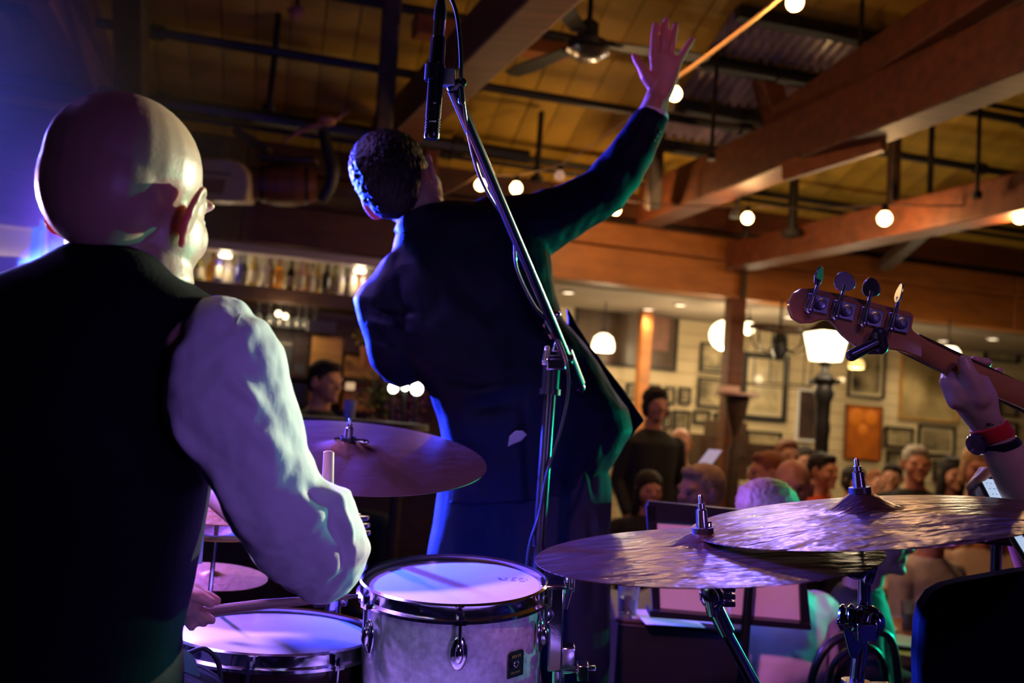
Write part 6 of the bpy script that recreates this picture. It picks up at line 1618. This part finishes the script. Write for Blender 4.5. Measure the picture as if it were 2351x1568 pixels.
# left sleeve, elbow low
loft(b, [csec(*s, n=28) for s in ((880, 600, 960, 560, 2.2, .06), (842, 648, 985, 630, 2.19, .075), (814, 685, 975, 690, 2.18, .075), (822, 735, 965, 750, 2.17, .07), (842, 790, 966, 800, 2.17, .066), (853, 838, 972, 842, 2.18, .062), (880, 872, 968, 866, 2.2, .055), (912, 888, 955, 880, 2.21, .035))])
capsule(b, [P(918, 838, 2.22), P(965, 700, 2.40), P(985, 630, 2.46)], [.056, .048, .042])
wr = [crease(P(845, 700, 2.1), P(960, 720, 2.1), -.008, .010), crease(P(835, 735, 2.1), P(950, 765, 2.1), .008, .010), crease(P(850, 780, 2.1), P(960, 800, 2.1), -.008, .010), crease(P(1000, 925, 2.08), P(1200, 880, 2.08), .010, .012), crease(P(1005, 955, 2.08), P(1180, 925, 2.08), -.008, .012), crease(P(900, 850, 2.1), P(1120, 880, 2.08), -.010, .014),
      crease(P(1250, 600, 2.12), P(1390, 480, 2.18), -.010, .014), crease(P(1380, 470, 2.2), P(1440, 380, 2.2), .010, .012), crease(P(1300, 540, 2.18), P(1330, 430, 2.2), -.010, .012), crease(P(1340, 520, 2.2), P(1400, 430, 2.2), .010, .010), crease(P(1240, 700, 2.1), P(1310, 1000, 2.1), .010, .02), crease(P(1190, 620, 2.1), P(1250, 760, 2.1), -.012, .02), crease(P(1200, 900, 2.07), P(1215, 1150, 2.07), -.008, .008)]
def jack_d(co, n):
    s = 0
    for c_ in wr: s += c_(co)
    return s + .006 * noise.noise(co * 11) + .003 * noise.noise(V((co.x * 30, co.y * 30, co.z * 18)))
meshobj('jacket', fuse(b, 0.0052, 3, .5, jack_d), M_suit, sg_)
b = nb(); loft(b, [csec(1474, 244, 1534, 266, 2.275, .034), csec(1470, 252, 1534, 276, 2.275, .035)]); fin(b, 'shirt_cuff', M_shirt, sg_)
b = nb(); prism(b, [P(x, y, 2.055) for x, y in ((1166, 1025), (1170, 1002), (1184, 990), (1200, 990), (1209, 998), (1196, 1012), (1180, 1018))], FW * .006); fin(b, 'shirt_tail', M_shirt, sg_, False)
b = nb(); loft(b, [csec(915, 506, 1010, 466, 2.175, .062), csec(905, 530, 1045, 474, 2.18, .07), csec(914, 545, 1050, 492, 2.18, .072)]); fin(b, 'jacket_collar', M_suit, sg_)
b = nb()
for k in range(3): ell(b, P(1512 - k * 6, 300 + k * 10, 2.215), (.006,) * 3)
fin(b, 'sleeve_buttons', M_black, sg_)
b = nb()
TS = [(1005, 1080, 1395, 1060, 2.2, .12), (1003, 1130, 1402, 1110, 2.2, .125), (996, 1200, 1402, 1200, 2.2, .125), (982, 1260, 1400, 1260, 2.2, .125), (974, 1330, 1400, 1320, 2.2, .12)]
loft(b, [csec(*s, n=32, p=2.4) for s in TS])
loft(b, [csec(*s, n=24) for s in ((972, 1290, 1200, 1300, 2.2, .11), (985, 1450, 1180, 1450, 2.2, .095), (1010, 1650, 1180, 1650, 2.2, .08), (1030, 1950, 1170, 1950, 2.2, .07))])
loft(b, [csec(*s, n=24) for s in ((1190, 1300, 1402, 1290, 2.2, .11), (1230, 1450, 1400, 1450, 2.2, .095), (1250, 1650, 1395, 1650, 2.2, .08), (1270, 1950, 1400, 1950, 2.2, .07))])
tw = [crease(P(1330, 1060, 2.1), P(1395, 1300, 2.12), .012, .012), crease(P(1360, 1080, 2.1), P(1360, 1400, 2.12), -.010, .012), crease(P(1000, 1130, 2.12), P(990, 1280, 2.12), .008, .01), crease(P(1100, 1150, 2.07), P(1130, 1300, 2.07), -.008, .015)]
def tr_d(co, n):
    s = 0
    for c_ in tw: s += c_(co)
    return s + .005 * noise.noise(V((co.x * 22, co.y * 22, co.z * 7)))
meshobj('trousers', fuse(b, .006, 3, .5, tr_d), M_trouser, sg_)
b = nb()
for x in (1100, 1330): k0 = P(x, 1650, D); ell(b, (k0.x, k0.y + .07, .048), (.045, .14, .046))
meshobj('shoes', fuse(b, .008, 2), M_black, sg_)
# ---------------------------------------------------------------- the bass player's arm (the rest stands outside the frame)
bp = thing('person', 'bass player\'s hand and forearm with red wristband reaching in from the right', 'person', V((P(3000, 1500, 1.75).x, P(3000, 1500, 1.75).y, 0)))
b = nb()
loft(b, [csec(*s, n=24) for s in ((2182, 850, 2268, 862, 1.535, .014), (2168, 876, 2290, 905, 1.53, .022), (2176, 912, 2292, 935, 1.53, .025), (2202, 950, 2296, 955, 1.535, .026), (2230, 985, 2308, 965, 1.54, .025), (2246, 1012, 2322, 992, 1.545, .025), (2266, 1060, 2352, 1030, 1.55, .030), (2296, 1130, 2405, 1080, 1.56, .038), (2350, 1230, 2480, 1160, 1.57, .045), (2500, 1420, 2640, 1320, 1.60, .050), (2640, 1560, 2780, 1440, 1.64, .050))])
capsule(b, [P(2248, 915, 1.515), P(2232, 870, 1.508), P(2220, 848, 1.508), P(2214, 830, 1.512)], [.019, .0145, .0125, .0115], 14)
capsule(b, [P(2196, 920, 1.53), P(2172, 878, 1.545), P(2174, 862, 1.575), P(2186, 840, 1.60)], [.016, .0115, .0105, .0095], 12)
capsule(b, [P(2215, 900, 1.55), P(2215, 865, 1.59), P(2232, 838, 1.605), P(2240, 826, 1.590)], [.012, .0105, .010, .009], 12)
capsule(b, [P(2240, 905, 1.555), P(2248, 868, 1.60), P(2258, 842, 1.605), P(2266, 832, 1.592)], [.012, .0105, .010, .009], 12)
capsule(b, [P(2262, 915, 1.555), P(2282, 882, 1.61), P(2290, 862, 1.615), P(2294, 852, 1.60)], [.011, .0095, .009, .008], 12)
# upper arm, shoulders, head, legs
sh = P(2900, 900, 1.85)
capsule(b, [P(2710, 1500, 1.64), P(2800, 1200, 1.78), sh], [.048, .05, .055])
bx, by = P(3180, 1000, 1.75).x, P(3180, 1000, 1.75).y
BH = head_frame((bx, by, 1.60), 175, 0, 0, 1.0)
head_shapes(b, BH)
loft(b, torso_rings([(bx, by, .85, .14, .10), (bx, by, 1.0, .13, .09), (bx, by, 1.2, .14, .1), (bx, by, 1.36, .165, .09), (bx, by, 1.43, .1, .06), (bx, by, 1.49, .055, .05)]))
capsule(b, [(bx + .18, by, 1.36), (bx + .24, by - .02, 1.08)], [.045, .038]); capsule(b, [(bx + .24, by - .02, 1.08), (bx + .08, by - .2, .98)], [.037, .026])
for f in range(4): capsule(b, [(bx + .06, by - .21, .99 - f * .015), (bx + .0, by - .235, .98 - f * .015)], [.009, .007], 8)
capsule(b, [(bx + .07, by - .2, 1.0), (bx + .03, by - .22, 1.03)], [.01, .008], 8)
for s_ in (-1, 1): capsule(b, [(bx + s_ * .09, by, .88), (bx + s_ * .1, by, .48)], [.08, .055]); capsule(b, [(bx + s_ * .1, by, .48), (bx + s_ * .1, by, .08)], [.052, .036]); capsule(b, [(bx + s_ * .1, by, .05), (bx + s_ * .11, by - .14, .03)], [.035, .026])
meshobj('body', fuse(b, 0.0042, 2), M_skin, bp)
b = nb(); loft(b, torso_rings([(bx, by, .80, .18, .13), (bx, by, 1.0, .17, .12), (bx, by, 1.2, .17, .125), (bx, by, 1.36, .2, .11), (bx, by, 1.42, .13, .08), (bx, by, 1.46, .08, .07)])); capsule(b, [sh, sh.lerp(P(2800, 1200, 1.78), .8)], [.075, .065]); capsule(b, [(bx + .18, by, 1.36), (bx + .23, by - .02, 1.14)], [.07, .06]); ell(b, sh.lerp(V((bx, by, 1.35)), .4), (.1, .08, .08))
meshobj('top', fuse(b, .012, 3), M_blk, bp)
b = nb()
for s_ in (-1, 1): capsule(b, [(bx + s_ * .09, by, .88), (bx + s_ * .1, by, .48), (bx + s_ * .1, by, .1)], [.1, .075, .06])
meshobj('trousers', fuse(b, .014, 2), M_blk, bp); meshobj('hair', hair_mesh(BH, 'short', .008), M_hair, bp)
b = nb()
def band(x1, y1, x2, y2, d, th, ex):
    a_, c_ = P(x1, y1, d), P(x2, y2, d); m_ = (a_ + c_) / 2; h_ = (c_ - a_) / 2
    return ring(m_, h_ * ex, FW * th, 32)
loft(b, [band(2233, 990, 2306, 962, 1.541, .0265, 1.03), band(2232, 992, 2307, 963, 1.541, .0275, 1.06), band(2246, 1018, 2324, 992, 1.546, .0275, 1.06), band(2247, 1020, 2324, 994, 1.546, .0265, 1.03)])
wb = fin(b, 'wristband', M_red, bp)
b = nb()
for k in range(6):
    q = P(2268 + k * 5.5, 975 - k * 1.2, 1.5135 + k * .0006); obox(b, q, CR * (.0011 if k % 2 else .0016), FW * .0006, CU * (.0026 if k != 3 else .0018))
fin(b, 'band_print', M_black, wb, False)
wt = tag(nb and thing('wrist_watch', 'dark wrist watch with glossy face just below the red wristband', 'watch', P(2242, 1020, 1.53)))
b = nb(); loft(b, [band(2252, 1024, 2330, 1000, 1.547, .0275, 1.02), band(2252, 1025, 2331, 1001, 1.547, .0285, 1.05), band(2262, 1042, 2340, 1014, 1.549, .0295, 1.05), band(2262, 1043, 2340, 1015, 1.549, .029, 1.02)]); fin(b, 'strap', M_rubber, wt)
b = nb(); Mw = Matrix.Translation(P(2243, 1020, 1.53)) @ ((-CR * .8 - FW * .5 + CU * -.2).to_track_quat('Z', 'X').to_matrix().to_4x4())
lathe(b, [(0, -.005), (.017, -.005), (.019, 0), (.017, .005), (0, .006)], Mw, 28); fin(b, 'watch_face', mat('watch_glass', (.02, .015, .02), .05, coat=1), wt)
# fingers that hold the upper tablet
hd = thing('person', 'guest at the right edge whose pink fingers hold the upper tablet', 'person', P(2330, 1200, 1.95))
b = nb()
for k in range(4): capsule(b, [P(2262 + k * 8, 1150 - k * 14, 1.67), P(2236 + k * 6, 1140 - k * 14, 1.66), P(2230 + k * 9, 1118 - k * 12, 1.635), P(2244 + k * 9, 1106 - k * 8, 1.615)], [.011, .010, .0095, .0085], 12)
capsule(b, [P(2256, 1100, 1.66), P(2268, 1084, 1.63)], [.010, .008])
capsule(b, [P(2275, 1140, 1.69), P(2330, 1200, 1.75), P(2420, 1420, 1.85), ], [.028, .026, .04]); tx, ty = P(2560, 1200, 2.4).x, P(2560, 1200, 2.4).y
capsule(b, [P(2420, 1420, 1.85), V((tx, ty, 1.0))], [.04, .05])
TH = head_frame((tx + .12, ty, 1.20), 150); head_shapes(b, TH)
loft(b, torso_rings([(tx + .12, ty, .40, .15, .1), (tx + .12, ty, .7, .14, .1), (tx + .12, ty, .96, .17, .09), (tx + .12, ty, 1.03, .1, .06), (tx + .12, ty, 1.1, .055, .05)]))
for s_ in (-1, 1): capsule(b, [(tx + .12 + s_ * .09, ty, .45), (tx + .12 + s_ * .1, ty - .4, .45), (tx + .12 + s_ * .1, ty - .4, .05)], [.08, .055, .04])
meshobj('body', fuse(b, .0045, 2), M_skin, hd)
b = nb(); loft(b, torso_rings([(tx + .12, ty, .42, .18, .13), (tx + .12, ty, .7, .17, .12), (tx + .12, ty, .96, .2, .11), (tx + .12, ty, 1.02, .13, .08), (tx + .12, ty, 1.06, .08, .07)])); meshobj('top', fuse(b, .012, 3), M_blk, hd)
meshobj('hair', hair_mesh(TH, 'short', .008), M_hair, hd)
b = nb()
for s_ in (-1, 1): capsule(b, [(tx + .12 + s_ * .09, ty, .45), (tx + .12 + s_ * .1, ty - .4, .45), (tx + .12 + s_ * .1, ty - .4, .1)], [.1, .075, .06])
meshobj('trousers', fuse(b, .014, 2), M_blk, hd)
